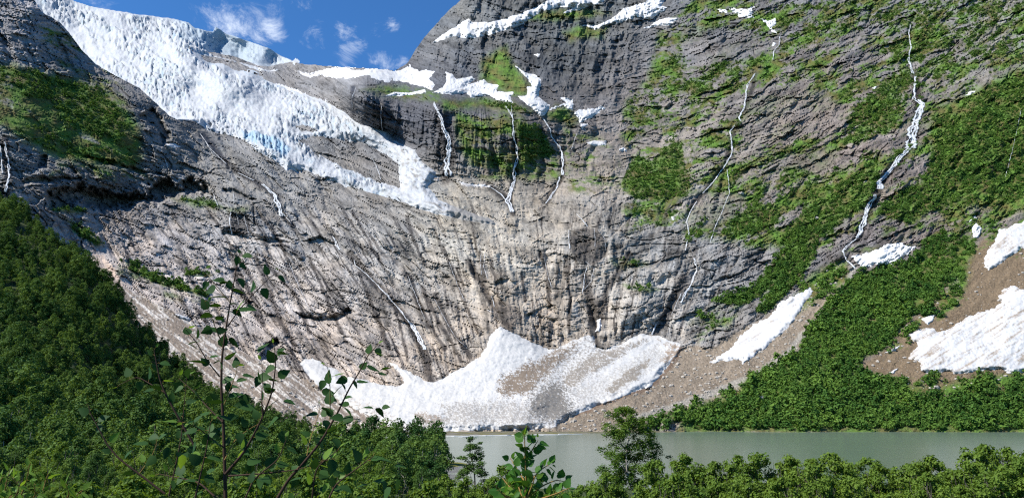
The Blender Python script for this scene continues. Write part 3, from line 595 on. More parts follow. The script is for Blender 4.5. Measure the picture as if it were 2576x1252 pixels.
turf_c = turf_c * (1 + .6 * fbm(X / 5, Y / 4, 3, 141, .7) + .4 * fbm(X / 22, HSw / 9, 4, 143))[..., None]
ALB += (turf_c - ALB) * turf[..., None]
ALB = np.clip(ALB, .012, .85)

# split into the named pieces of the setting
REGIONS = [('scree_slope', SCREE, 'brown grey rubble slope between the snow fan and the wooded shore'), ('talus_slope', TALUS, 'streaked talus chute with dirty old snow above the left wood'),
           ('spur', SPUR + [(440, 420), (520, 500), (430, 530), (240, 545), (95, 520), (-200, 500), (-200, -200)], 'dark rock spur with green turf beside the icefall'),
           ('mountainside', [(1790, -200), (1640, 60), (1560, 300), (1620, 480), (1700, 560), (1760, 700), (1800, 830), (1720, 900), (1500, 1120), (2800, 1120), (2800, -200)], 'green and grey mountainside with waterfalls on the right'),
           ('mountain', [(860, 168), (991, 178), (1300, -200), (1790, -200), (1640, 60), (1560, 300), (1560, 420), (1380, 480), (1120, 445), (880, 290)], 'dark grey cliffs of the mountain above the hanging snow shelf')]
reg = np.zeros(X.shape, int)
for i, (nm, pl, lb) in enumerate(REGIONS):
    s = polysdf(pl, pX, pY, 30); reg[(s > 0) & (reg == 0)] = i + 1
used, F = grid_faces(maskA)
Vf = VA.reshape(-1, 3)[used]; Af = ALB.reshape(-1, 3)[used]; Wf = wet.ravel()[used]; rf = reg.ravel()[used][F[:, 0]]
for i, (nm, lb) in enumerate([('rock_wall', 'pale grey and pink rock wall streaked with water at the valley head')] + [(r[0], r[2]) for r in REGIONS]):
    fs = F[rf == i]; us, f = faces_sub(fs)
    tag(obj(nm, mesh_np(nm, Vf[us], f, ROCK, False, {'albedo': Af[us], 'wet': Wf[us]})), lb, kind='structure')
print('terrain', time.time() - T0)

# ------------------------------------------------------------------ glacier
def build_glacier():
    G3 = [(100,0,1920),(100,-190,2150),(-100,-190,2150),(0,0,1900),(100,130,1650),(250,230,1360),(190,5,1980),(200,130,1700),(280,60,1850),(340,36,1960),(435,50,1990),(475,58,1990),(545,70,2000),(600,95,1980),(675,120,1950),(735,154,1900),(400,110,1700),(440,110,1650),(540,140,1880),(600,160,1870),(690,178,1860),
          (475,125,1585),(500,152,1500),(350,200,1430),(450,290,1235),(500,300,1195),(560,330,1165),(600,340,1135),(560,170,1465),(625,192,1410),(650,370,1090),(350,280,1280),(500,220,1390),(700,300,1190),(700,216,1400),(600,260,1290)]
    G3 = np.array(G3, float)
    D3 = np.exp(rbf(G3[:, :2], np.log(G3[:, 2]), X, Y, smooth=.001))
    gp = dense(GLAC, 9, 1.5, 31)
    jx = X + 4 * fbm(X / 12, Y / 12, 3, 150); jy = Y + 4 * fbm(X / 12 + 8, Y / 12, 3, 151)
    sg = polysdf(gp, X, Y, 40)
    sn = np.maximum.reduce([polysdf(n, jx, jy, 40) for n in NUN])
    band = np.interp(X, [440, 475, 540, 600, 675, 735, 748], [90, 108, 136, 151, 172, 165, -300])
    w = ss(575, 690, X + .3 * (Y - 250)) * ss(0, 26, Y - band)
    s2 = np.minimum(sg + 3 * fbm(X / 10, Y / 10, 3, 152), -sn)
    thick = np.clip(s2 * 1.3, -5, 20)
    d = D3 * (1 - w) + (DA_base - thick + 1) * w
    # the icefall: towers and crevasses across the flow
    fl = X * .87 + Y * .5; cr = -X * .5 + Y * .87               # along / across the ice stream
    wob = 9 * fbm(X / 40, Y / 40, 3, 155)
    rough = ss(-.35, .25, fbm(fl / 150, cr / 60, 3, 158)) * (1 - .75 * ss(900, 1010, X)) 
    smooth_z = np.maximum(ss(0, 30, polysdf([(600, 190), (720, 225), (760, 300), (640, 300), (560, 240), (520, 180)], X, Y, 40)), ss(0, 20, polysdf([(440, 290), (640, 330), (830, 400), (1000, 480), (860, 455), (740, 380), (560, 335)], X, Y, 40)) * .5)
    rough = np.clip(rough * (1 - .75 * smooth_z) * (.55 + .9 * ss(-.3, .4, fbm(fl / 60, cr / 22, 3, 157))) + .15, 0, 1.2)
    wob2 = 6 * fbm(X / 15, Y / 12, 3, 156)
    a1 = cells((fl + wob + wob2) / 34, (cr + wob * 1.5 - wob2) / 17, 7); a2 = cells((fl + wob2) / 10, (cr - wob2 * .8 + wob) / 6, 9)
    ed1 = 1 - ss(0, .16, a1[1]); ed2 = 1 - ss(0, .16, a2[1])
    sc = d / 1300.0
    rd = fbm((fl + wob) / 24, (cr + wob) / 26, 4, 159, .6, ridged=True)
    rd2 = fbm((fl - wob) / 11, (cr + wob2) / 5, 3, 161, .6, ridged=True)
    r = (-9 * rd - 4.5 * rd2 + (a1[0] - .5) * 2.5 + (a1[2] * 1.0 - a1[3] * .8) * 8 + 1.2 * ed1 + (a2[0] - .5) * 1.2 + (a2[2] - a2[3] * .6) * 4.5) * rough * sc
    crv = np.maximum(1 - ss(0, .10, np.abs(pn((fl + 2 * wob) / 15, (cr + wob) / 46, 173))), .8 * (1 - ss(0, .13, np.abs(pn((fl - wob) / 8, (cr + wob2) / 26, 174)))) * ss(-.2, .2, fbm(X / 40, Y / 30, 2, 175)))
    r = r * .8 + 6.5 * crv * rough * sc
    r = r + 10 * fbm(X / 60, Y / 40, 3, 160) * sc + (2.4 * fbm(X / 9, Y / 6, 3, 162) + 1.0 * fbm(X / 4, Y / 3, 2, 163)) * sc * (.35 + .65 * rough)
    r *= ss(-4, 10, s2) * .9 + .1
    # blue serac wall near the lower lip
    front = polysdf([(600, 338), (640, 332), (700, 345), (735, 372), (720, 395), (690, 385), (650, 362), (615, 350)], jx, jy, 40)
    fc = cells(X / 6.0, Y / 34.0, 15)
    r = r + ss(-2, 4, front) * ((fc[0] - .5) * 9 + 5 * (1 - ss(0, .2, fc[1]))) * .8
    d = d + .25 * r
    over_ = (X > 455) & (hs < 0) & (Y > band + 4)
    d = np.where(over_, np.minimum(d, DA - np.clip(s2 * .9, -3, 7) + .35 * r), d)
    cave = polysdf([(748, 283), (762, 284), (768, 292), (750, 290)], jx, jy, 20); d = d + 25 * ss(-1, 4, cave)
    white = np.array([.45, .46, .472]); blue = np.array([.23, .335, .415]); deep = np.array([.17, .36, .52])
    bl = np.clip((crv * .8 + ed1 * .3 + ed2 * .2 + .4 * ss(.1, -.4, rd)) * rough + .4 * ss(.15, .5, fbm(X / 50, Y / 30, 3, 166)) * rough, 0, 1) * .75
    upper = ss(0, 14, band + 4 - Y) * ss(400, 500, X) * (1 - .5 * ss(600, 720, X))  # bluish shade on the upper icefall, painted into the ice colour
    bl = np.maximum(bl, upper * .55); 
    col = white + (blue - white) * bl[..., None]
    fr = ss(-2, 6, front) * (.45 + .55 * fc[0]); col += (deep - col) * (fr * .8)[..., None]
    col += (deep - col) * (ss(-6, 4, cave) * .5)[..., None]
    # rubble-strewn lower arm and tongue
    arm = ss(-5, 20, polysdf([(985, 360), (1044, 380), (1100, 433), (1076, 470), (1104, 503), (1040, 480), (1004, 466), (1000, 412)], X, Y, 40))
    dirt = ss(.0, .35, fbm(X / 14, Y / 9, 4, 168)) * (arm * .75 + .25 * ss(820, 950, X)) 
    ton = ss(-2, 10, polysdf([(1055, 505), (1104, 503), (1246, 560), (1190, 560), (1110, 537)], X, Y, 40))
    dirt = np.maximum(dirt, ton * ss(-.15, .15, fbm((X * .9 + Y * .4) / 40, (Y * .9 - X * .42) / 6, 3, 169)) * .95)
    dirt = np.maximum(dirt, ss(.12, .4, fbm(fl / 120, cr / 8, 4, 176)) * .35 * ss(500, 760, X))
    dirt = np.maximum(dirt, ss(1105, 1150, X) * .9)
    col += (np.array([.20, .185, .165]) - col) * (dirt * .9)[..., None]
    col *= (1 + .08 * fbm(X / 6, Y / 5, 3, 171))[..., None]
    # crest against the sky
    px, py = X.copy(), Y.copy()
    crest = (sg < 0) & (sg > -24) & (((Y < np.interp(X, [-200, 190, 735, 760], [60, 60, 156, 120])) & (X < 745)))
    bx, by = nearest(gp, X[crest], Y[crest])
    px[crest] = bx; py[crest] = by
    dc = bil(d, (bx - gx[0]) / STEP, (by - gy[0]) / STEP); d2 = d.copy(); d2[crest] = dc * (1 - .0025 * sg[crest])
    V = pos(px, py, d2); V[..., 2] -= np.where(crest, 0, np.clip(r, -18, 14)) * .58 * ss(0, 14, np.where(crest, 0, sg + 2)); V[crest, 2] += sg[crest] * 1.5
    msk = ((s2 > -9) | crest) & (sn < 12)
    us, f = grid_faces(msk)
    tag(obj('glacier', mesh_np('glacier', V.reshape(-1, 3)[us], f, ICE, True, {'albedo': np.clip(col, .03, .92).reshape(-1, 3)[us]})),
        'white and blue crevassed icefall spilling down between the rock spur and the cliffs', 'glacier')
build_glacier()

# ------------------------------------------------------------------ snow patches, each a thick sheet on the slope
def snow_patch(name, poly, label, group=None, tmax=3.0, dirt=0.0, streak=(1.0, 0.25), jit=7, brown=(.25, .195, .14), seed=0, slope=.55, lumps=.6):
    p = np.array(poly); x0, x1, y0, y1 = p[:, 0].min() - 14, p[:, 0].max() + 14, p[:, 1].min() - 14, p[:, 1].max() + 14
    i0, i1 = np.clip(((np.array([x0, x1]) - gx[0]) / STEP).astype(int), 0, GW - 1); j0, j1 = np.clip(((np.array([y0, y1]) - gy[0]) / STEP).astype(int), 0, GH - 1)
    fac = 2 if (x1 - x0) < 260 else 1
    xs = np.linspace(gx[i0], gx[i1], (i1 - i0) * fac + 1); ys = np.linspace(gy[j0], gy[j1], (j1 - j0) * fac + 1)
    x, y = np.meshgrid(xs, ys)
    s = sdf(poly, x + jit * fbm(x / 16, y / 12, 4, 200 + seed, .65), y + jit * .8 * fbm(x / 16 + 4, y / 12, 4, 203 + seed, .65))
    db = dBase(x, y) ; da = dA(x, y)
    cover = ss(-1, 9, s)
    t = np.clip(s * slope, -3, tmax)
    # over the bare ground near the rim, flattening bumps farther in
    d = (da * (1 - cover) + np.minimum(da, db) * cover) - t
    d = d + cover * lumps * (fbm(x / 18, y / 8, 4, 206 + seed) * 1.6 + .5 * fbm(x / 5, y / 3.5, 3, 207 + seed)) * (da / 800)
    msk = (s > -5) & (bil(hs, (x - gx[0]) / STEP, (y - gy[0]) / STEP) < .5)
    if msk.sum() < 12: return
    c = np.array([.58, .58, .58]) * (1 - .35 * dirt) * np.ones(x.shape + (1,))
    if dirt:
        al, ac = streak; L = math.hypot(al, ac); ux, uy = al / L, ac / L
        n = fbm((x * ux + y * uy) / 60, (-x * uy + y * ux) / 7, 4, 210 + seed)
        k = ss(.30 - dirt * .7, .70 - dirt * .5, n + .4 * fbm(x / 6, y / 4, 4, 214 + seed, .65)) * min(1, .5 + dirt)
        c += (np.array(brown) - c) * k[..., None]
    us, f = grid_faces(msk); 
    if len(f) == 0: return
    V = pos(x, y, d).reshape(-1, 3)[us]
    o = obj(name, mesh_np(name, V, f, SNOW, True, {'albedo': np.clip(c.reshape(-1, 3)[us], .03, .9)}))
    return tag(o, label, 'snow patch', group)

GS = 'snow patches left on the mountain'
SP = [
 (K(2, (450, 220), (540, 155), (640, 95), (660, 115), (760, 110), (900, 70), (1000, 25), (1060, -10), (1200, -60), (1400, -60), (1335, 0), (1280, 25), (1200, 50), (1150, 65), (1110, 65), (1170, 40), (1100, 35), (1000, 60), (900, 130), (750, 175), (650, 195), (560, 185)), 'long white snow band slanting across the top of the dark mountain', .1),
 (K(2, (1205, 125), (1280, 130), (1360, 95), (1420, 45), (1520, 15), (1580, -20), (1640, -30), (1610, 30), (1645, 42), (1590, 75), (1560, 100), (1480, 85), (1420, 110), (1360, 125), (1280, 150)), 'ragged snow band at the top edge, right of the long slanting one', .15),
 (K(2, (1515, 148), (1600, 100), (1640, 90), (1702, 90), (1650, 130), (1590, 130)), 'small snow wedge just under the ragged snow band at the top', .15),
 (K(2, (-100, 365), (0, 346), (100, 352), (230, 347), (270, 362), (320, 345), (345, 322), (352, 350), (478, 360), (440, 400), (470, 430), (455, 457), (400, 432), (330, 420), (250, 400), (240, 417), (190, 407), (120, 377), (40, 397), (-80, 387)), 'broad snow sheet on the saddle below the blue sky', .1),
 (K(2, (222, 482), (270, 462), (340, 468), (420, 448), (424, 467), (350, 478), (290, 484)), 'thin snow strip on the lip of the dark waterfall cliff', .1),
 (K(2, (525, 358), (550, 370), (580, 400), (660, 383), (672, 400), (620, 432), (720, 398), (737, 420), (792, 428), (780, 460), (872, 465), (850, 482), (862, 517), (780, 502), (750, 482), (650, 492), (630, 467), (560, 477), (458, 467), (510, 440), (530, 400)), 'jagged snowfield on the shelf above the tall waterfalls', .15),
 (K(2, (872, 328), (930, 368), (980, 378), (1007, 400), (990, 490), (1052, 530), (1022, 582), (1000, 588), (950, 537), (882, 484), (935, 480), (935, 435), (960, 435), (940, 400)), 'hooked snow gully tongue reaching down above the braided waterfall', .12),
 (K(2, (1040, 552), (1105, 527), (1135, 522), (1103, 490), (1162, 503), (1168, 553), (1110, 532), (1050, 556)), 'thin bent snow strip on top of the green knoll', .1),
 (K(2, (1170, 560), (1290, 540), (1332, 538), (1260, 592), (1200, 618), (1193, 590)), 'pointed snow patch to the right of the green knoll', .12),
 (K(2, (1200, 622), (1242, 622), (1208, 654)), 'tiny snow scrap under the pointed patch by the knoll', 0),
 (K(2, (968, 276), (1002, 272), (990, 290)), 'tiny snow scrap high in the dark gully of the mountain', 0),
 (K(2, (1236, 718), (1280, 706), (1337, 708), (1330, 732), (1270, 737)), 'crumbly snow remnant on the pale slope under the pointed patch', .35),
 (K(2, (1392, 758), (1420, 738), (1438, 762)), 'small snow remnant right of the crumbly one on the pale slope', .2),
 (K(3, (178, 45), (226, 53), (222, 67), (190, 62)), 'small snow strip left of the two top snow patches', 0),
 (K(3, (233, 40), (310, 48), (357, 38), (347, 75), (362, 92), (300, 92), (270, 70)), 'white snow patch near the top edge left of the thin fall', .1),
 (K(3, (388, 95), (430, 105), (467, 93), (472, 125), (442, 140), (482, 167), (448, 162), (420, 120)), 'forked snow patch feeding the short thin waterfall at the top', .1),
 (K(3, (446, 232), (458, 214), (474, 218), (460, 232)), 'tiny snow scrap beside the short thin waterfall', 0),
 (K(3, (1420, 482), (1445, 462), (1478, 457), (1450, 476)), 'tiny snow sliver on the rocks right of the big waterfall', 0),
 (K(3, (955, 444), (970, 434), (980, 437), (962, 449)), 'tiny snow scrap left of the big waterfall', 0),
 ([(2800, 500), (2576, 556), (2545, 568), (2512, 578), (2505, 600), (2490, 625), (2471, 660), (2487, 680), (2510, 667), (2540, 645), (2576, 624), (2800, 560)], 'dirty snowfield cut by the right edge, above the larger one', .42),
 (K(6, (1665, 183), (1717, 205), (2100, 150), (2100, 640), (1717, 617), (1640, 622), (1600, 600), (1500, 612), (1380, 630), (1330, 612), (1250, 630), (1200, 612), (1190, 567), (1133, 550), (1160, 510), (1190, 470), (1160, 465), (1138, 430), (1170, 408), (1250, 393), (1290, 420), (1340, 405), (1400, 360), (1490, 318), (1540, 310), (1600, 270), (1590, 240), (1620, 198)), 'large dirty snowfield on the brown slope low on the right', .45),
 (K(6, (1198, 350), (1277, 323), (1260, 362), (1233, 382)), 'small snow scrap just above the large right snowfield', .2),
 (K(6, (1033, 622), (1085, 598), (1062, 627)), 'small snow scrap below left of the large right snowfield', .15),
 (K(6, (1008, 527), (1060, 498), (1097, 483), (1070, 512)), 'thin dirty snow sliver left of the large right snowfield', .3),
 ([(2142, 644), (2167, 641), (2200, 628), (2230, 613), (2262, 611), (2303, 622), (2285, 640), (2265, 656), (2240, 669), (2200, 666), (2175, 673), (2158, 664)], 'smooth snow bridge at the foot of the big right waterfall', .1),
 (K(3, (1438, 1117), (1475, 1083), (1482, 1100)), 'small snow scrap above the two right snowfields', .1),
 (K(3, (1455, 1142), (1475, 1118), (1507, 1150), (1490, 1197), (1463, 1197)), 'narrow snow scrap left of the upper right snowfield', .12),
 (K(6, (448, 322), (490, 280), (500, 258), (560, 238), (640, 193), (653, 210), (622, 260), (587, 320), (522, 402), (440, 472), (420, 492), (350, 542), (298, 584), (305, 557), (260, 557), (128, 572), (230, 510), (300, 430), (360, 378), (420, 350)), 'long streaked snow tongue in the gully between wood and scree', .3),
 (K(5, (1282, 360), (1305, 350), (1312, 385), (1300, 418), (1280, 415), (1290, 385)), 'small snow plug in the dark slot of the wall', 0),
 (K(1, (830, 725), (880, 720), (910, 738), (865, 748)), 'small snow scrap in the shade of the spur', .1),
 (K(1, (880, 588), (960, 590), (985, 602), (900, 604)), 'thin snow rim where the ice meets the spur', 0),
 (K(2, (585, 910), (640, 925), (780, 930), (700, 945), (610, 935)), 'dirty snow ledge at the foot of the tall waterfall', .5),
 (K(2, (430, 880), (490, 890), (488, 915), (430, 910)), 'grey ice block beside the foot of the tall waterfall', .9),
 (K(1, (1490, 358), (1560, 372), (1640, 345), (1717, 336), (1780, 345), (1650, 372), (1550, 390)), 'thin white snow crescent on the saddle rocks beside the upper ice', .1),
 (K(1, (1385, 415), (1460, 440), (1540, 470), (1520, 478), (1430, 450)), 'thin snow streak along the right bank of the glacier', .1),
 (K(4, (880, 325), (905, 328), (960, 352), (940, 358), (885, 335)), 'white snow strip across the top of the talus chute', .1),
 (K(5, (725, 300), (760, 315), (790, 325), (745, 312)), 'thin snow strip on the ledge over the pointed cone', 0),
 (K(3, (-58, 1090), (-46, 1088), (-44, 1106), (-56, 1104)), 'tiny snow spot on the green ledge of the right wall', 0),
]
random.seed(5)
for i, (pl, lb, dt) in enumerate(SP):
    big = (max(a for a, b in pl) - min(a for a, b in pl)) > 60
    sl_ = (-.8, .5) if pl[0][0] > 1900 else (1, .1)
    hi = pl[0][1] < 260 and 880 < pl[0][0] < 1750
    snow_patch('snow_patch', pl, lb, GS, tmax=10.0 if (big and hi) else 4.0 if big else 2.2, dirt=dt, streak=sl_, seed=i * 3, jit=5 if hi else 11 if big else 4, slope=1.3 if hi else .55 if big else .8, lumps=.45 if (hi or not big) else .7)

def linedist_any(line, x, y):
    p = np.asarray(line, float); best = np.full(x.shape, 1e9)
    for i in range(len(p) - 1):
        ax, ay = p[i]; ex, ey = p[i + 1] - p[i]; t = np.clip(((x - ax) * ex + (y - ay) * ey) / (ex * ex + ey * ey), 0, 1)
        best = np.minimum(best, np.hypot(x - ax - t * ex, y - ay - t * ey))
    return best, None

def build_fan():
    x0, x1, y0, y1 = 740, 1725, 800, 1100
    xs = np.arange(x0, x1, 1.9); ys = np.arange(y0, y1, 1.7); x, y = np.meshgrid(xs, ys)
    s = sdf(FAN, x + 7 * fbm(x / 22, y / 16, 4, 300), y + 6 * fbm(x / 22 + 3, y / 16, 4, 301))
    da = dA(x, y); db = dBase(x, y); cover = ss(-2, 14, s)
    t = np.clip(s * .45, -3, 6)
    d = (da * (1 - cover) + np.minimum(db, da) * cover) - t
    # flow ridges of the avalanche lobes, meltwater runnels
    ang = (x - 1330) / 300.0 + .3 * fbm(x / 160, y / 100, 3, 304); rad = y
    lo = np.where(x < 1420, (x - 1250) * -.35 + y * .8, (x - 1640) * -.75 + y * .6); la = np.where(x < 1420, (x - 1250) * .9 + y * .35, (x - 1640) * .6 + y * .75)
    runn = fbm(la / 16 + .5 * fbm(x / 50, y / 40, 3, 303), lo / 170, 4, 305)
    tr, tt_ = linedist_any(K(5, (1275, 470), (1180, 580), (1090, 690), (1060, 800), (1050, 900)), x, y); d = d + 2.5 * cover * (1 - ss(0, 60, tr))
    d = d + cover * (1.0 * runn + 3.6 * fbm(x / 70, y / 34, 4, 308, .42) + .75 * fbm(x / 12, y / 7, 4, 311) + .35 * fbm(x / 4, y / 3, 2, 312))
    c = np.array([.49, .485, .47]) * np.ones(x.shape + (1,))
    def blot(poly, amt, col, a=.1, b=.5, sx=20, sy=9, sd=0, pad=14):
        nonlocal c
        k = ss(-pad, pad, polysdf(poly, x + 14 * fbm(x / 25, y / 15, 3, 320 + sd), y + 9 * fbm(x / 25, y / 15, 3, 323 + sd), 60))
        n = ss(.44, .60, k * .75 + .62 * fbm(x / sx, y / sy, 6, 326 + sd, .76) + .5 * fbm(x / 4, y / 2.6, 2, 336 + sd) * (k > .02) - .35 * (a + b))
        c += (np.array(col) - c) * (n * ss(.03, .2, k) * amt * .9)[..., None]
    grit = ss(.2, .62, fbm(la / 7, lo / 60, 5, 330, .65) * .6 + .55 * fbm(x / 7, y / 5, 4, 331, .7)); c += (np.array([.24, .215, .185]) - c) * (grit * .75 * (.22 + .78 * ss(880, 1010, y)))[..., None]
    blot(K(5, (780, 740), (800, 640), (900, 580), (1040, 520), (1160, 470), (1220, 450), (1180, 520), (1080, 600), (1000, 680), (960, 740), (860, 750)), 1.0, (.15, .108, .07), -.12, .22, 20, 7, 0, 22)
    blot(K(5, (930, 780), (960, 720), (1050, 670), (1130, 660), (1140, 740), (1180, 800), (1170, 850), (1050, 880), (960, 850)), 1.0, (.10, .094, .085), -.30, .15, 9, 5, 3, 34)
    blot(K(5, (1100, 640), (1250, 520), (1400, 480), (1520, 440), (1560, 460), (1400, 560), (1250, 640), (1150, 720)), .9, (.18, .15, .115), -.05, .4, 26, 6, 5)
    blot(K(5, (1310, 720), (1420, 620), (1540, 540), (1560, 560), (1480, 660), (1350, 730)), 1.0, (.19, .16, .125), -.15, .25, 26, 7, 6, 8)
    blot(K(5, (1560, 440), (1640, 470), (1710, 470), (1700, 520), (1640, 600), (1600, 560), (1640, 500)), 1.0, (.27, .20, .14), -.1, .3, 14, 7, 7)
    blot(K(5, (350, 820), (400, 810), (560, 850), (480, 910), (400, 900)), .9, (.22, .17, .125), -.1, .3, 20, 7, 8)
    blot(K(5, (480, 760), (900, 740), (1000, 830), (1000, 900), (500, 905)), .85, (.24, .22, .195), .0, .42, 12, 5, 9, 26)
    blot(K(5, (1150, 700), (1300, 640), (1600, 450), (1650, 560), (1400, 740), (1200, 820)), .6, (.24, .22, .19), .1, .5, 7, 5, 11)
    blot(K(4, (1600, 640), (1717, 700)) + K(5, (130, 760), (400, 900), (300, 925), (0, 760)), .8, (.34, .30, .26), .1, .5, 24, 5, 10)
    sp = ss(.12, .5, fbm(x / 3.6, y / 2.8, 3, 340, .7)); sp2 = ss(.0, .35, fbm(la / 40, lo / 90, 4, 342)) * .75 + .1
    near_tr = 1 - ss(20, 95, tr + 25 * fbm(x / 30, y / 20, 4, 344))
    c += (np.array([.20, .18, .155]) - c) * (np.clip(sp * sp2 * .3 + near_tr * ss(.1, .35, fbm(x / 7, y / 4, 4, 346, .75) + .15) * .85, 0, .95))[..., None]
    msk = s > -6; us, f = grid_faces(msk)
    V = pos(x, y, d)
    V[..., 2] = np.maximum(V[..., 2], -1.5)
    tag(obj('snow_fan', mesh_np('snow_fan', V.reshape(-1, 3)[us], f, SNOW, True, {'albedo': np.clip(c.reshape(-1, 3)[us], .03, .9)})), 'huge avalanche snow fan with brown debris reaching down to the lake', 'snow fan')
build_fan()

# ------------------------------------------------------------------ waterfalls: strands of white water draped down the rock
def fall_mesh(path, w0, w1, strands, seed, pi):
    Vs, Fs, Es, n0 = [], [], [], 0
    p = dense(path, 2.0, closed=False); n = len(p); T = np.linspace(0, 1, n)
    p = p + np.stack([2.2 * fbm(p[:, 1] / 13 + pi * 3, T * 0 + seed, 3, 400, .6), .0 * T], -1)
    for s in range(strands):
        off = (s - (strands - 1) / 2.0) * .36 if strands > 1 else 0.0
        wid = (w0 + (w1 - w0) * T) * 1.08
        cx = p[:, 0] + off * wid + (.42 * wid * fbm(p[:, 1] / 16 + s * 9.1, T * 0 + seed + s * 4.3, 3, 403) * 1.6 if strands > 1 else 0)
        ww = wid * (.85 if strands > 1 else 1.0) * np.clip(.68 + 1.2 * fbm(p[:, 1] / 9 + s * 5, T * 0 + seed * 2.1 + s, 4, 406, .65), .08, 1.7)
        ww *= ss(0, .03, T) * .8 + .2
        dl = np.minimum(dA(cx, p[:, 1]), np.minimum(dA(cx - ww * .4, p[:, 1]), dA(cx + ww * .4, p[:, 1])))
        e_ = np.pad(dl, 3, mode='edge'); dl = .5 * np.min([e_[i:i + n] for i in range(7)], 0) + .5 * np.mean([e_[i:i + n] for i in range(7)], 0) - .3
        V = np.stack([pos(cx + u * ww, p[:, 1], dl - lift - .25 * s) for u, lift in ((-.5, .15), (-.25, .8), (0, 1.0), (.25, .8), (.5, .15))], 1).reshape(-1, 3)
        i = np.arange(n - 1)[:, None] * 5 + np.arange(4)[None]
        Vs.append(V); Fs.append(np.stack([i, i + 5, i + 6, i + 1], -1).reshape(-1, 4) + n0); n0 += len(V); Es.append(np.tile([1., .45, 0, .45, 1.], n))
    return mesh_np('waterfall', np.concatenate(Vs), np.concatenate(Fs), FALL, True, {'edge': np.concatenate(Es)})

def waterfall(paths, label, seed=0):
    if len(paths) == 1: e = obj('waterfall', fall_mesh(*paths[0], seed, 0))
    else:
        q = paths[0][0][0]; e = empty('waterfall', [float(v) for v in pos(q[0], q[1], float(dA(*q)))])
        for pi, pt in enumerate(paths):
            o = obj('cascade', fall_mesh(*pt, seed, pi)); o.parent = e; o.matrix_parent_inverse = Matrix.Translation(e.location).inverted()
    return tag(e, label, 'waterfall', 'waterfalls running down the valley walls')

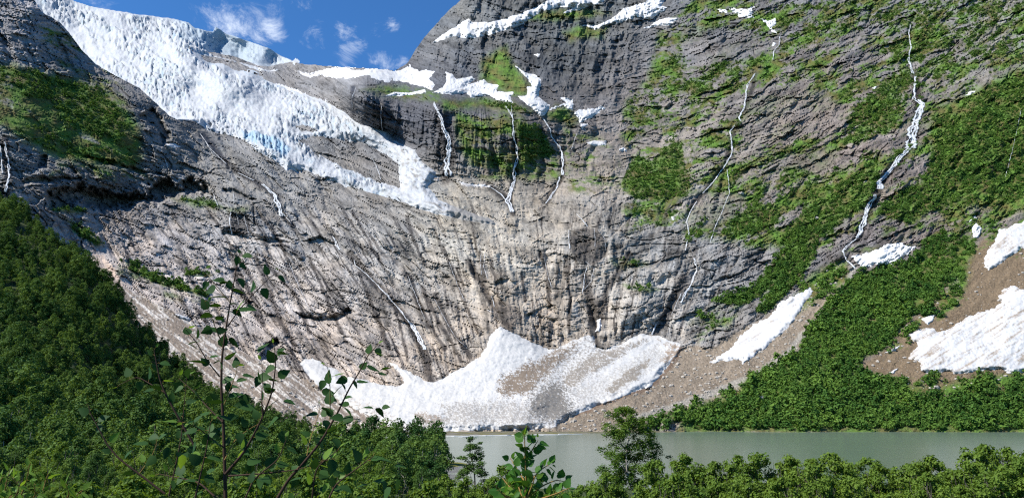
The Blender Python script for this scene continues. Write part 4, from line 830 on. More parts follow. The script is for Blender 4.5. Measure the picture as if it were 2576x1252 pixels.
WF = [
 ([(K(2, (465, 512), (480, 550), (508, 610), (515, 650), (536, 690), (545, 760), (532, 800), (536, 884)), 3.5, 13, 3)], 'tall white waterfall plunging down the dark cliff beside the glacier'),
 ([(K(2, (825, 530), (850, 570), (863, 600), (866, 680), (884, 750), (886, 800), (870, 850), (870, 912)), 3, 7, 2), (K(2, (856, 530), (860, 590)), 2, 3, 1), (K(2, (870, 912), (850, 970), (836, 1010), (860, 1065)), 6, 9, 3), (K(2, (750, 940), (800, 975), (836, 1010)), 3, 4, 2)], 'thin waterfall right of the tall one, splitting into braids at its foot'),
 ([(K(2, (1012, 588), (1050, 650), (1060, 690), (1100, 740), (1113, 800), (1114, 880)), 3, 7, 2), (K(2, (1096, 888), (1082, 950), (1030, 1022)), 5, 4, 2), (K(2, (1030, 1022), (990, 1050)), 2, 2, 1)], 'stepped waterfall falling from the hooked snow gully'),
 ([(K(2, (1186, 668), (1172, 710), (1158, 752)), 1.6, 2.2, 1)], 'short faint trickle on the slope below the green knoll'),
 ([(K(2, (201, 532), (198, 580), (206, 662)), 2, 3.6, 1)], 'thin pale waterfall on the dark cliff left of the tall one'),
 ([(K(2, (72, 440), (52, 500), (56, 552)), 2, 2.6, 1)], 'short thin trickle at the cliff edge above the ice'),
 ([(K(3, (1148, 125), (1138, 170), (1150, 230), (1136, 300), (1160, 372)), 3, 5, 2), (K(3, (1173, 382), (1168, 440), (1166, 500)), 6, 9, 2), (K(3, (1180, 500), (1203, 520), (1190, 570), (1166, 630), (1146, 745)), 9, 17, 4), (K(3, (1145, 745), (1100, 780), (1050, 850), (990, 920), (996, 950)), 9, 11, 3), (K(3, (972, 976), (930, 1050), (910, 1120), (880, 1195)), 8, 11, 3), (K(3, (880, 1195), (830, 1235), (805, 1262), (830, 1310), (870, 1350)), 5, 6, 2)], 'big stepped waterfall pouring down the right mountainside to the snow bridge'),
 ([(K(3, (366, 368), (325, 430), (310, 540), (285, 590), (292, 608)), 3, 5, 2), (K(3, (265, 625), (240, 660), (245, 700), (250, 770), (215, 830), (180, 880), (105, 972)), 4, 4, 2), (K(3, (222, 850), (230, 890), (235, 970), (200, 1060), (160, 1150), (138, 1222)), 2.5, 3, 1)], 'crooked waterfall down the middle of the right mountainside'),
 ([(K(3, (72, 1010), (40, 1060), (20, 1110), (32, 1170), (14, 1258)), 3, 4, 1)], 'short winding cascade at the lower left of the right mountainside'),
 ([(K(6, (55, 44), (72, 90), (50, 160), (22, 212), (-10, 270)), 4, 6, 2)], 'white cascade in the dark wet gully above the scree'),
 ([(K(3, (490, 180), (486, 225), (458, 260), (455, 302)), 3, 4, 1)], 'short thin waterfall below the forked snow patch at the top'),
 ([(K(1, (22, 712), (40, 800), (46, 880), (28, 966)), 5, 7, 2), (K(1, (2, 730), (12, 870)), 5, 4, 1)], 'twin waterfall at the left edge above the wood'),
 ([(K(1, (1005, 670), (1060, 750), (1140, 826)), 3, 3.5, 1), (K(1, (1196, 868), (1240, 890), (1274, 907)), 4, 5, 2), (K(1, (1322, 925), (1380, 980), (1408, 1050), (1420, 1086)), 6, 10, 3), (K(1, (1438, 1092), (1464, 1122)), 6, 3, 1)], 'meltwater stream running from the glacier edge into a white fall'),
 ([(K(1, (832, 803), (842, 842)), 3, 3, 1)], 'very short white spout on the rock below the shaded snow'),
 ([(K(1, (1162, 1062), (1154, 1110), (1168, 1182)), 3.4, 4.5, 1), (K(1, (1226, 1070), (1236, 1120), (1252, 1172)), 1.5, 2, 1), (K(1, (1190, 1070), (1200, 1130)), 1, 1.4, 1)], 'thin veils of water on the dark wet slab at left'),
 ([(K(1, (1066, 948), (1082, 1000), (1096, 1034)), 2.4, 3, 1), (K(1, (1170, 945), (1178, 1020)), 1.6, 2, 1)], 'two faint falls over the black cliff band'),
 ([(K(1, (1670, 1188), (1690, 1215), (1704, 1256)), 5, 6, 2), (K(5, (60, 50), (72, 82), (130, 130), (220, 220), (280, 290), (350, 380), (382, 424)), 3, 5, 2), (K(5, (350, 370), (390, 440), (420, 505)), 7, 8, 3)], 'long white cascade slanting down the pale lower wall'),
 ([(K(5, (332, 128), (360, 200), (400, 300), (420, 352)), 1.6, 2, 1)], 'faint trickle right of the long slanting cascade'),
 ([(K(5, (468, 250), (520, 350), (570, 440), (640, 505)), 1.4, 1.6, 1)], 'faint trickle on the dark streak above the left arm of the fan'),
 ([(K(5, (1238, 78), (1224, 130), (1214, 222)), 2.4, 4, 1), (K(5, (1225, 60), (1270, 95), (1258, 160), (1225, 200)), 1.8, 2.2, 1), (K(2, (1146, 1155), (1142, 1190), (1150, 1250)), 2.5, 4, 1), (K(2, (1272, 1155), (1278, 1240)), 1.6, 2, 1), (K(2, (1290, 1150), (1325, 1200), (1330, 1260)), 1.4, 1.6, 1), (K(2, (1185, 1075), (1215, 1110), (1240, 1140)), 3, 2.5, 2)], 'threads of water around the round dark dome above the slot'),
 ([(K(5, (1584, 378), (1562, 432)), 4, 5, 2), (K(5, (1712, 220), (1660, 332)), 3, 3, 1)], 'small white cascade at the head of the right snow lobe'),
 ([(K(5, (722, 20), (716, 90), (735, 150)), 1.6, 2, 1), (K(5, (700, 30), (704, 130)), 1.2, 1.6, 1), (K(5, (756, 232), (770, 290)), 2, 3, 1)], 'pair of faint falls in the cleft over the pointed snow cone'),
 ([(K(3, (1702, 556), (1672, 700), (1640, 830), (1625, 890)), 1.4, 2, 1)], 'faint trickle at the right edge among the bushes'),
 ([(K(5, (1020, 40), (1035, 120), (1060, 200)), 1.4, 1.8, 1)], 'faint trickle on the pale middle wall left of the round dome'),
 ([(K(5, (540, 60), (580, 170), (620, 260)), 1.4, 1.8, 1)], 'faint trickle on the pale wall left of the cleft'),
 ([(K(4, (1450, 60), (1500, 180), (1570, 330)), 1.4, 1.8, 1)], 'faint trickle on the dark streaks behind the sapling'),
 ([(K(2, (150, 790), (175, 830), (200, 905)), 1.6, 3, 1)], 'thin trickle on the rock island inside the glacier'),
]
for i, (paths, lb) in enumerate(WF): waterfall(paths, lb, i * 1.7 + .3)

# ------------------------------------------------------------------ lake and near ground
def ground_z(x, y):
    return 18.4 - .097 * y + .5 * fbm(np.asarray(x) / 9.0, np.asarray(y) / 9.0, 3, 500)
lx = np.linspace(-1200, 1200, 60); ly = np.linspace(120, 640, 30); a, b = np.meshgrid(lx, ly)
us, f = grid_faces(np.ones(a.shape, bool))
tag(obj('lake', mesh_np('lake', np.stack([a, b, a * 0], -1).reshape(-1, 3), f[:, ::-1], WATER)), 'milky grey green glacial lake', kind='structure')
print('setting', time.time() - T0)

# ------------------------------------------------------------------ plant materials and shapes
def mat_leaf(name, c0, c1, trans=.35, rough=.5, spread=.5, stand=.035):
    m = bpy.data.materials.new(name); m.use_nodes = True; nt = m.node_tree; nt.nodes.clear(); L = nt.links.new
    at = nd(nt, 'ShaderNodeAttribute', attribute_name='tint'); oi = nd(nt, 'ShaderNodeObjectInfo')
    a = nd(nt, 'ShaderNodeMath', operation='MULTIPLY_ADD'); a.inputs[1].default_value = spread; L(oi.outputs['Random'], a.inputs[0])
    b = nd(nt, 'ShaderNodeMath', operation='MULTIPLY'); b.inputs[1].default_value = 1 - spread; L(at.outputs['Fac'], b.inputs[0]); L(b.outputs[0], a.inputs[2])
    ge = nd(nt, 'ShaderNodeNewGeometry'); wn = nd(nt, 'ShaderNodeTexNoise', i_Scale=stand, i_Detail=4.0, i_Roughness=.6); L(ge.outputs['Position'], wn.inputs['Vector'])
    wr = nd(nt, 'ShaderNodeMapRange'); wr.inputs['From Min'].default_value = .35; wr.inputs['From Max'].default_value = .65; wr.inputs['To Min'].default_value = -.32; wr.inputs['To Max'].default_value = .32; L(wn.outputs['Fac'], wr.inputs['Value'])
    aw = nd(nt, 'ShaderNodeMath', operation='ADD', use_clamp=True); L(a.outputs[0], aw.inputs[0]); L(wr.outputs[0], aw.inputs[1])
    mx = nd(nt, 'ShaderNodeMix', data_type='RGBA'); mx.inputs[6].default_value = (*c0, 1); mx.inputs[7].default_value = (*c1, 1)
    L(aw.outputs[0], mx.inputs[0])
    p = nd(nt, 'ShaderNodeBsdfPrincipled', i_Roughness=rough); p.inputs['Specular IOR Level'].default_value = .12
    L(mx.outputs[2], p.inputs['Base Color'])
    t = nd(nt, 'ShaderNodeBsdfTranslucent'); tm = nd(nt, 'ShaderNodeMix', data_type='RGBA', blend_type='MULTIPLY'); tm.inputs[0].default_value = 1
    L(mx.outputs[2], tm.inputs[6]); tm.inputs[7].default_value = (1.5, 1.35, .5, 1); L(tm.outputs[2], t.inputs[0])
    ms = nd(nt, 'ShaderNodeMixShader'); ms.inputs[0].default_value = trans; L(p.outputs[0], ms.inputs[1]); L(t.outputs[0], ms.inputs[2])
    o = nd(nt, 'ShaderNodeOutputMaterial'); L(ms.outputs[0], o.inputs[0]); return m

def mat_bark(name, c0, c1, scale=6.0):
    m, nt, b, L = new_mat(name); tc = nd(nt, 'ShaderNodeTexCoord')
    n = nd(nt, 'ShaderNodeTexNoise', i_Scale=scale, i_Detail=5.0, i_Roughness=.7); L(tc.outputs['Object'], n.inputs['Vector'])
    mx = nd(nt, 'ShaderNodeMix', data_type='RGBA'); mx.inputs[6].default_value = (*c0, 1); mx.inputs[7].default_value = (*c1, 1)
    L(n.outputs['Fac'], mx.inputs[0]); L(mx.outputs[2], b.inputs['Base Color']); return m

LEAF_FAR = mat_leaf('hillside_foliage', (.034, .098, .018), (.130, .225, .038), .2, .7, .5)
LEAF_MID = mat_leaf('wood_foliage', (.024, .072, .018), (.125, .200, .040), .25, .7, .65)
LEAF_SHRUB = mat_leaf('shrub_foliage', (.050, .108, .016), (.145, .222, .034), .35, .6, .25)
LEAF_BIRCH = mat_leaf('birch_leaf', (.016, .048, .012), (.040, .095, .020), .22, .6, .5)
LEAF_YOUNG = mat_leaf('young_leaf', (.09, .19, .03), (.16, .26, .04), .45, .45, .5)
LEAF_ALDER = mat_leaf('alder_leaf', (.035, .11, .018), (.075, .18, .03), .4, .4, .5)
BARK = mat_bark('grey_bark', (.05, .042, .034), (.16, .14, .115)); BARK_PALE = mat_bark('pale_birch_bark', (.12, .10, .09), (.42, .40, .36), 3.0)
TWIG = mat_bark('brown_twig', (.028, .016, .011), (.065, .038, .026), 60.0); TWIG_Y = mat_bark('young_twig', (.16, .10, .03), (.26, .17, .05), 60.0)

def tube(P, r, sides=6):
    P = np.asarray(P, float); n = len(P); r = np.broadcast_to(r, (n,))
    T = np.gradient(P, axis=0); T /= np.linalg.norm(T, axis=1)[:, None] + 1e-9
    ref = np.array([0.31, .95, .05]) if abs(T[:, 2]).mean() > .6 else np.array([0, 0, 1.0])
    A = np.cross(T, ref); A /= np.linalg.norm(A, axis=1)[:, None] + 1e-9; B = np.cross(T, A)
    th = np.arange(sides) * 2 * np.pi / sides
    V = P[:, None] + r[:, None, None] * (np.cos(th)[None, :, None] * A[:, None] + np.sin(th)[None, :, None] * B[:, None])
    i = np.arange(n - 1)[:, None] * sides; k = np.arange(sides)[None]
    F = np.stack([i + k, i + (k + 1) % sides, i + sides + (k + 1) % sides, i + sides + k], -1).reshape(-1, 4)
    return V.reshape(-1, 3), F
def join(parts):
    Vs, Fs, n = [], [], 0
    for V, F in parts: Vs.append(V); Fs.append(F + n); n += len(V)
    return np.concatenate(Vs), np.concatenate(Fs)

def leaf_quads(C, size, out, r, flat=.95):
    """small four-sided leaves at C; out = preferred normals"""
    n = len(C); N = out * flat + r.normal(size=(n, 3)) * .55; N /= np.linalg.norm(N, axis=1)[:, None] + 1e-9
    D = np.cross(N, r.normal(size=(n, 3))); D /= np.linalg.norm(D, axis=1)[:, None] + 1e-9; W = np.cross(N, D)
    s = (size * r.uniform(.6, 1.35, n))[:, None]
    V = np.stack([C - D * s * .6, C + W * s * .42 + N * s * .08, C + D * s * .6 - N * s * .06, C - W * s * .42 + N * s * .08], 1)
    return V.reshape(-1, 3), np.arange(4 * n).reshape(n, 4), np.repeat(r.random(n), 4)

def make_plant(seed, h, w, nleaf, leaf, ncl, trunk_r, crown_from=.25, profile=None, leafm=None, barkm=None, stems=1, limb=True, droop=0.0, cl_r=(.16, .30), hollow=.35):
    """crown and wood meshes of a broadleaf plant standing at the origin"""
    r = np.random.default_rng(seed)
    prof = profile or (lambda t: np.sin(np.pi * np.clip(t, 0, 1) ** .75) ** .7)
    t = r.beta(1.15, 1.0, ncl); z = h * (crown_from + (1 - crown_from) * t * .97)
    ang = r.random(ncl) * 2 * np.pi; rad = w / 2 * prof(t) * np.sqrt(r.random(ncl)) * .95
    lean = r.normal(size=2) * .04 * h
    C = np.stack([np.cos(ang) * rad + lean[0] * z / h, np.sin(ang) * rad + lean[1] * z / h, z], -1)
    CR = w * r.uniform(cl_r[0], cl_r[1], ncl) * (.55 + .45 * prof(t))
    k = r.choice(ncl, nleaf, p=CR ** 2 / (CR ** 2).sum())
    dirn = r.normal(size=(nleaf, 3)); dirn /= np.linalg.norm(dirn, axis=1)[:, None]
    rr = (hollow + (1 - hollow) * r.random(nleaf) ** .6)
    P = C[k] + dirn * (CR[k] * rr)[:, None] * np.array([1, 1, .8]); P[:, 2] -= droop * rr * CR[k] * r.random(nleaf)
    axis = np.stack([P[:, 0], P[:, 1], (P[:, 2] - h * .5) * .6 + h * .25], -1); axis /= np.linalg.norm(axis, axis=1)[:, None] + 1e-9
    V, F, tn = leaf_quads(P, leaf, dirn * .7 + axis * .5 + np.array([0, 0, .35]), r)
    tn = np.clip(tn * .55 + np.repeat(r.random(ncl)[k], 4) * .45, 0, 1)
    crown = mesh_np('crown', V, F, leafm, False, {'tint': tn})
    parts = []
    for s in range(stems):
        a = r.random() * 6.28; sp = 0 if stems == 1 else w * .22
        top = np.array([lean[0] + math.cos(a) * sp, lean[1] + math.sin(a) * sp, h * .9]); q = np.linspace(0, 1, 9)[:, None]
        line = q * top + np.stack([.03 * h * np.sin(q[:, 0] * 5 + s), .03 * h * np.sin(q[:, 0] * 4 + 2 * s), q[:, 0] * 0 - .3 * (q[:, 0] == 0)], -1) * (q > 0) + np.array([0, 0, -.25]) * (q == 0)
        parts.append(tube(line, trunk_r * (1 - .88 * q[:, 0]), 6))
        if limb:
            for i in r.choice(ncl, min(ncl, 10 if stems == 1 else 5), replace=False):
                z0 = max(.12 * h, C[i, 2] - .22 * h); b0 = np.array([np.interp(z0, line[:, 2], line[:, j]) for j in (0, 1)] + [z0])
                mid = (b0 + C[i]) / 2 + np.array([0, 0, -.02 * h]); parts.append(tube([b0, mid, C[i]], [trunk_r * .38, trunk_r * .24, trunk_r * .08], 5))
    V, F = join(parts)
    return crown, mesh_np('trunk', V, F, barkm)

def scatter(name, pts, rz, sc, vi, meshes, label):
    """one mass of far plants: copies of a few plant shapes at surface points"""
    col = bpy.data.collections.new(name + '_shapes')
    for i, me in enumerate(meshes):
        o = bpy.data.objects.new('%s_shape_%02d' % (name, i), me); col.objects.link(o)
    me = bpy.data.meshes.new(name); me.vertices.add(len(pts)); me.vertices.foreach_set('co', np.ascontiguousarray(pts, np.float32).ravel())
    for nm, arr, ty in (('rz', rz, 'FLOAT'), ('sc', sc, 'FLOAT'), ('vi', vi, 'INT')):
        a = me.attributes.new(nm, ty, 'POINT'); a.data.foreach_set('value', np.asarray(arr, np.int32 if ty == 'INT' else np.float32))
    o = obj(name, me)
    ng = bpy.data.node_groups.new(name, 'GeometryNodeTree'); L = ng.links.new
    ng.interface.new_socket('Geometry', in_out='INPUT', socket_type='NodeSocketGeometry'); ng.interface.new_socket('Geometry', in_out='OUTPUT', socket_type='NodeSocketGeometry')
    gi = ng.nodes.new('NodeGroupInput'); go = ng.nodes.new('NodeGroupOutput')
    ip = ng.nodes.new('GeometryNodeInstanceOnPoints'); ci = ng.nodes.new('GeometryNodeCollectionInfo')
    ci.inputs['Collection'].default_value = col; ci.inputs['Separate Children'].default_value = True; ci.inputs['Reset Children'].default_value = True
    def na(nm, ty):
        n = ng.nodes.new('GeometryNodeInputNamedAttribute'); n.data_type = ty; n.inputs['Name'].default_value = nm; return n.outputs['Attribute']
    cx = ng.nodes.new('ShaderNodeCombineXYZ'); L(na('rz', 'FLOAT'), cx.inputs['Z']); cs = ng.nodes.new('ShaderNodeCombineXYZ')
    s = na('sc', 'FLOAT')
    for k in 'XYZ': L(s, cs.inputs[k])
    L(gi.outputs[0], ip.inputs['Points']); L(ci.outputs[0], ip.inputs['Instance']); ip.inputs['Pick Instance'].default_value = True
    L(na('vi', 'INT'), ip.inputs['Instance Index']); L(cx.outputs[0], ip.inputs['Rotation']); L(cs.outputs[0], ip.inputs['Scale'])
    L(ip.outputs[0], go.inputs[0])
    md = o.modifiers.new('plants', 'NODES'); md.node_group = ng
    return tag(o, label, kind='stuff')

# ------------------------------------------------------------------ left hillside (forest floor)
C1 = [(0,510,530),(-200,430,520),(110,580,520),(250,690,510),(340,800,500),(430,905,490),(520,1000,480),(700,1075,465),(870,1106,450),(1000,1114,450),(1060,1118,440),
      (0,800,340),(-200,800,330),(200,900,340),(0,1000,230),(300,1050,290),(600,1080,370),(0,1100,180),(-200,1100,170),(500,1120,250),(900,1120,340),(0,1200,115),(500,1200,150),(900,1180,230),(1050,1180,230),(0,1290,78),(-200,1290,76),(500,1290,88),(1000,1290,100),(1100,1290,98),(1100,1120,400)]
C1 = np.array(C1, float)
h_x = np.arange(-230, 1112, 6.0); h_y = np.arange(440, 1296, 4.0); HX, HY = np.meshgrid(h_x, h_y)
D1 = np.exp(rbf(C1[:, :2], np.log(C1[:, 2]), HX, HY, smooth=.001))
EDGE = [(-240, 470), (0, 514), (50, 535), (98, 582), (160, 632), (235, 690), (310, 755), (350, 825), (430, 902), (470, 956), (520, 998), (600, 1040), (720, 1076), (870, 1106), (1000, 1114), (1112, 1118)]
ey = np.interp(HX, [e[0] for e in EDGE], [e[1] for e in EDGE]) + 3 * fbm(HX / 30, HX * 0, 3, 600)
over = np.clip(ey - HY, 0, 60)
D1 = D1 + 1.5 * fbm(HX / 40, HY / 30, 3, 601)
HV = pos(HX, np.maximum(HY, ey), D1 + over * 2.2); HV[..., 2] -= over * 1.2
HV[..., 2] = np.where(HV[..., 2] < -3, -3, HV[..., 2])
us, f = grid_faces(over < 40)
m_, nt_, b_, L_ = new_mat('forest_floor'); n_ = nd(nt_, 'ShaderNodeTexNoise', i_Scale=.4, i_Detail=6.0); tc_ = nd(nt_, 'ShaderNodeTexCoord'); L_(tc_.outputs['Object'], n_.inputs['Vector'])
x_ = nd(nt_, 'ShaderNodeMix', data_type='RGBA'); x_.inputs[6].default_value = (.018, .035, .010, 1); x_.inputs[7].default_value = (.06, .075, .022, 1); L_(n_.outputs['Fac'], x_.inputs[0]); L_(x_.outputs[2], b_.inputs['Base Color'])
FLOOR = m_
tag(obj('hillside', mesh_np('hillside', HV.reshape(-1, 3)[us], f, FLOOR)), 'steep wooded hillside falling to the left lake shore', kind='structure')

# near ground, falling from the viewpoint to the shore
a, b = np.meshgrid(np.linspace(-190, 190, 120), np.concatenate([np.linspace(-20, 40, 60), np.linspace(41, 215, 90)]))
zz = ground_z(a, b); us, f = grid_faces(np.ones(a.shape, bool))
tag(obj('ground', mesh_np('ground', np.stack([a, b, zz], -1).reshape(-1, 3), f[:, ::-1], FLOOR)), 'grassy bank falling from the viewpoint to the lake', kind='structure')

# gravel delta in front of the snow fan
def sheet(name, poly, h, mat, label, amp=.25, dref=None):
    P = np.array(poly); x0, y0, x1, y1 = P[:, 0].min(), P[:, 1].min(), P[:, 0].max(), P[:, 1].max()
    nx, ny = 90, 36; a, b = np.meshgrid(np.linspace(x0, x1, nx), np.linspace(y0, y1, ny))
    s = sdf(poly, a + 3 * fbm(a / 9, b / 5, 3, 610), b + 2 * fbm(a / 9, b / 5, 3, 611))
    z = np.clip(s * .12, -.6, h) + amp * fbm(a / 6, b / 4, 3, 612); us, f = grid_faces(s > -5)
    return tag(obj(name, mesh_np(name, np.stack([a, b, z], -1).reshape(-1, 3)[us], f[:, ::-1], mat)), label, kind='structure')
m_, nt_, b_, L_ = new_mat('gravel_and_moss'); tc_ = nd(nt_, 'ShaderNodeTexCoord'); n_ = nd(nt_, 'ShaderNodeTexNoise', i_Scale=.09, i_Detail=7.0, i_Roughness=.65); L_(tc_.outputs['Object'], n_.inputs['Vector'])
r_ = nd(nt_, 'ShaderNodeValToRGB'); e_ = r_.color_ramp.elements; e_[0].position = .38; e_[0].color = (.17, .16, .14, 1); e_[1].position = .62; e_[1].color = (.14, .13, .035, 1); e_.new(.5).color = (.10, .095, .06, 1)
L_(n_.outputs['Fac'], r_.inputs[0]); L_(r_.outputs[0], b_.inputs['Base Color']); GRAVEL = m_
sheet('gravel_bar', [(-85, 500), (-55, 492), (-30, 505), (0, 512), (25, 522), (60, 540), (110, 556), (130, 580), (-90, 585)], .35, GRAVEL, 'low gravel bar at the foot of the snow fan')
m_, nt_, b_, L_ = new_mat('spit_turf'); b_.inputs['Base Color'].default_value = (.15, .15, .03, 1); SPIT = m_
sheet('grassy_spit', [(-45, 245), (-24, 250), (-14, 262), (-18, 272), (-45, 285)], .8, SPIT, 'yellow green grassy spit at the left shore')

FLOE = mat_bark('grey_lake_ice', (.30, .31, .31), (.52, .53, .53), .5)
fr_ = np.random.default_rng(77)
for i, (fx, fy, fs) in enumerate([(-58, 488, 5), (-46, 484, 4), (-34, 492, 6), (-20, 498, 4.5), (-8, 503, 6), (8, 508, 5), (22, 512, 6), (-68, 496, 4), (38, 524, 5), (-26, 480, 4)]):
    n = 11; th = np.arange(n) * 2 * np.pi / n; rr = fs * fr_.uniform(.55, 1.1, n); top = np.stack([np.cos(th) * rr * 1.8, np.sin(th) * rr * .7, np.full(n, .28)], -1); bot = top * np.array([1.06, 1.06, 0]) + np.array([0, 0, -.2])
    V = np.concatenate([top, bot, [[0, 0, .34]]]); k = np.arange(n); Fq = np.stack([k, (k + 1) % n, n + (k + 1) % n, n + k], -1)[:, ::-1]; Ft = np.stack([k, (k + 1) % n, np.full(n, 2 * n), np.full(n, 2 * n)], -1)
    me = bpy.data.meshes.new('ice_floe'); me.from_pydata(V.tolist(), [], Fq.tolist() + Ft[:, :3].tolist()); me.materials.append(FLOE)
    o = obj('ice_floe', me); o.location = (fx, fy, 0); o.rotation_euler = (0, 0, fr_.uniform(-.3, .3)); tag(o, 'thin grey ice floe below the snow fan, %s from the left' % ['third', 'fourth', 'fifth', 'seventh', 'eighth', 'ninth', 'tenth', 'first', 'last', 'sixth'][i], 'ice floe', 'ice floes below the snow fan')

# ------------------------------------------------------------------ woods
vr = np.random.default_rng(11)
far_shapes = [make_plant(700 + i, 1.0, 1.0 if i < 4 else .8, 150, .17, 12, .02, .06, None, LEAF_FAR, BARK, limb=False, cl_r=(.17, .28), hollow=.55)[0] for i in range(6)]
mid_shapes = []
for i in range(6):
    slim = i % 3 == 0
    mid_shapes.append(make_plant(720 + i, 10.0, 4.2 if slim else 5.8, 1500, .36, 26, .13, .16, None, LEAF_MID, BARK_PALE if i % 2 else BARK, cl_r=(.13, .24), hollow=.5))

den *= (s_fan < 0) & maskA & (hs < 0) & (X > -120) & (X < 2690) & (Y > -90)
for pl, lb, dt in SP: den *= polysdf(pl, X, Y, 20) < 1
z_ok = VA[..., 2] > 1.0; den *= z_ok
cw = (DA * STEP / FP)                                             # metres per grid cell
per = den * np.clip(.15 * cw * cw, 0, .6)                          # about one bush for every 7 square metres facing the eye
hit = vr.random(X.shape) < per
px_, py_ = X[hit] + vr.uniform(-1.2, 1.2, hit.sum()), Y[hit] + vr.uniform(-1.2, 1.2, hit.sum())
pts = pos(px_, py_, dA(px_, py_) + .4); n = len(pts)
low = ss(500, 800, py_) * .5 + .75
sc = vr.uniform(2.6, 6.4, n) * low * np.where(vr.random(n) < .10, 1.6, 1)
pts[:, 2] -= sc * .12
print('bushes', n)
left = px_ < 1250; vi = vr.integers(0, 6, n); rz = vr.random(n) * 6.28
scatter('mountain_bushes', pts[~left], rz[~left], sc[~left], vi[~left], far_shapes, 'dense green bushes and birch scrub on the right mountainside')
scatter('spur_bushes', pts[left], rz[left], sc[left], vi[left], far_shapes, 'dark green bushes on the spur and ledges at left')

# the left wood: every tree stands on the hillside; the nearest are things of their own
gxm, gym = HV[..., 0], HV[..., 1]
ar = np.abs((gxm[1:, 1:] - gxm[:-1, :-1]) * (gym[1:, :-1] - gym[:-1, 1:]) - (gym[1:, 1:] - gym[:-1, :-1]) * (gxm[1:, :-1] - gxm[:-1, 1:])) / 2
ok = (over[1:, 1:] < 12) & (HX[1:, 1:] > -140)
ar = np.where(ok, ar, 0); NT = int(ar.sum() / 21.0); pr = (ar / ar.sum()).ravel()
k = vr.choice(len(pr), NT, p=pr); jj, ii = np.unravel_index(k, ar.shape); u, v = vr.random(NT)[:, None], vr.random(NT)[:, None]
tp = HV[jj, ii] * (1 - u) * (1 - v) + HV[jj, ii + 1] * u * (1 - v) + HV[jj + 1, ii] * (1 - u) * v + HV[jj + 1, ii + 1] * u * v
tp = tp[(tp[:, 2] > .3) & (tp[:, 1] > 82)]
tp = tp[np.argsort(tp[:, 1])]; print('trees', len(tp))
def tree(name, crown, trunk, loc, scale, rz, label, cat, group=None, parts=('crown', 'trunk')):
    e = empty(name, loc); e.scale = (scale[0], scale[0], scale[1]) if isinstance(scale, tuple) else (scale,) * 3; e.rotation_euler = (0, 0, rz)
    obj(parts[0], crown, e); obj(parts[1], trunk, e); return tag(e, label, cat, group)
NI = 290
for i, p in enumerate(tp[:NI]):
    c, t = mid_shapes[vr.integers(0, 6)]; s = (.5 + .6 * vr.random() ** 1.4) * (.8 if p[1] < 110 else 1)
    tree('broadleaf_tree', c, t, (p[0], p[1], p[2] - .2), (s * vr.uniform(.9, 1.15), s), vr.random() * 6.28, 'leafy green tree in the lower part of the wood on the left hillside', 'tree', 'trees of the lower left wood')
q = tp[NI:]; n = len(q); sc = (.45 + .8 * vr.random(n) ** 1.6) * (.85 + .5 * ss(-.3, .4, fbm(q[:, 0] / 40, q[:, 1] / 40, 2, 690)))
sc *= 1 - .35 * ss(-190, -60, q[:, 0]) * ss(250, 330, q[:, 1])
scatter('hillside_forest', q - np.array([0, 0, .3]), vr.random(n) * 6.28, sc, vr.integers(0, 6, n), [c for c, t in mid_shapes], 'dense dark green wood covering the left hillside')
print('woods', time.time() - T0)

# ------------------------------------------------------------------ rubble on the scree, and boulders one can pick out
def stone_mesh(name, seed, mat):
    r = np.random.default_rng(seed)
    th = np.array([(math.cos(a) * math.sin(b), math.sin(a) * math.sin(b), math.cos(b)) for b in (.5, 1.25, 1.95, 2.7) for a in np.arange(6) * 1.047 + b])
    V = np.concatenate([[[0, 0, 1.0]], th, [[0, 0, -1.0]]]) * r.uniform(.72, 1.12, (26, 1)) * np.array([1, .8, .65])
    F = [(0, 1 + i, 1 + (i + 1) % 6) for i in range(6)] + [(25, 19 + (i + 1) % 6, 19 + i) for i in range(6)]
    for k in range(3):
        for i in range(6): a, b, c, d = 1 + 6 * k + i, 1 + 6 * k + (i + 1) % 6, 7 + 6 * k + i, 7 + 6 * k + (i + 1) % 6; F += [(a, c, b), (b, c, d)]
    return mesh_np(name, V, np.array(F), mat, False)
STONE = mat_bark('pale_stone', (.22, .19, .16), (.46, .43, .38), .8)
stones = [stone_mesh('stone', 800 + i, STONE) for i in range(5)]
snowcover = np.full(X.shape, -20.0)
for pl, lb, dt in SP: snowcover = np.maximum(snowcover, polysdf(pl, X, Y, 20))
ps = (ss(0, 10, s_scree) * .5 + .12 * ss(0, 8, s_brown) + .1 * ss(0, 8, s_talus)) * (snowcover < 0) * (s_fan < 2) * (VA[..., 2] > .5) * (X < 2680) * (Y > 560)
hit = vr.random(X.shape) < ps * .22; P_ = VA[hit]; n = len(P_); print('stones', n)
scatter('rubble', P_, vr.random(n) * 6.28, .40 + 1.9 * vr.random(n) ** 4, vr.integers(0, 5, n), stones, 'pale rubble strewn over the scree and bare slopes')
BO = [((1915, 1000), 2.4, 'pale boulder on the scree beside the right wood'), ((1740, 1035), 2.0, 'boulder low on the scree near the lake'), ((2160, 925), 3.2, 'grey boulder at the edge of the wood left of the snowfield'), ((2355, 975), 3.6, 'flat grey boulder in the grass below the large snowfield'), ((2265, 982), 3.0, 'pale boulder at the grass edge below the snowfield'), ((1780, 985), 1.8, 'reddish boulder on the scree margin by the fan'), ((1560, 1050), 2.2, 'boulder on the scree beside the snow fan'), ((2178, 458), 2.6, 'cream block among the bushes left of the big waterfall'), ((1844, 430), 2.6, 'white block beside the crooked waterfall'), ((2053, 548), 2.8, 'cream block in the bushes under the rock slab'), ((1864, 488), 4.5, 'grey boulder below the crooked waterfall'), ((2505, 645), 2.2, 'brown boulder beside the upper right snowfield')]
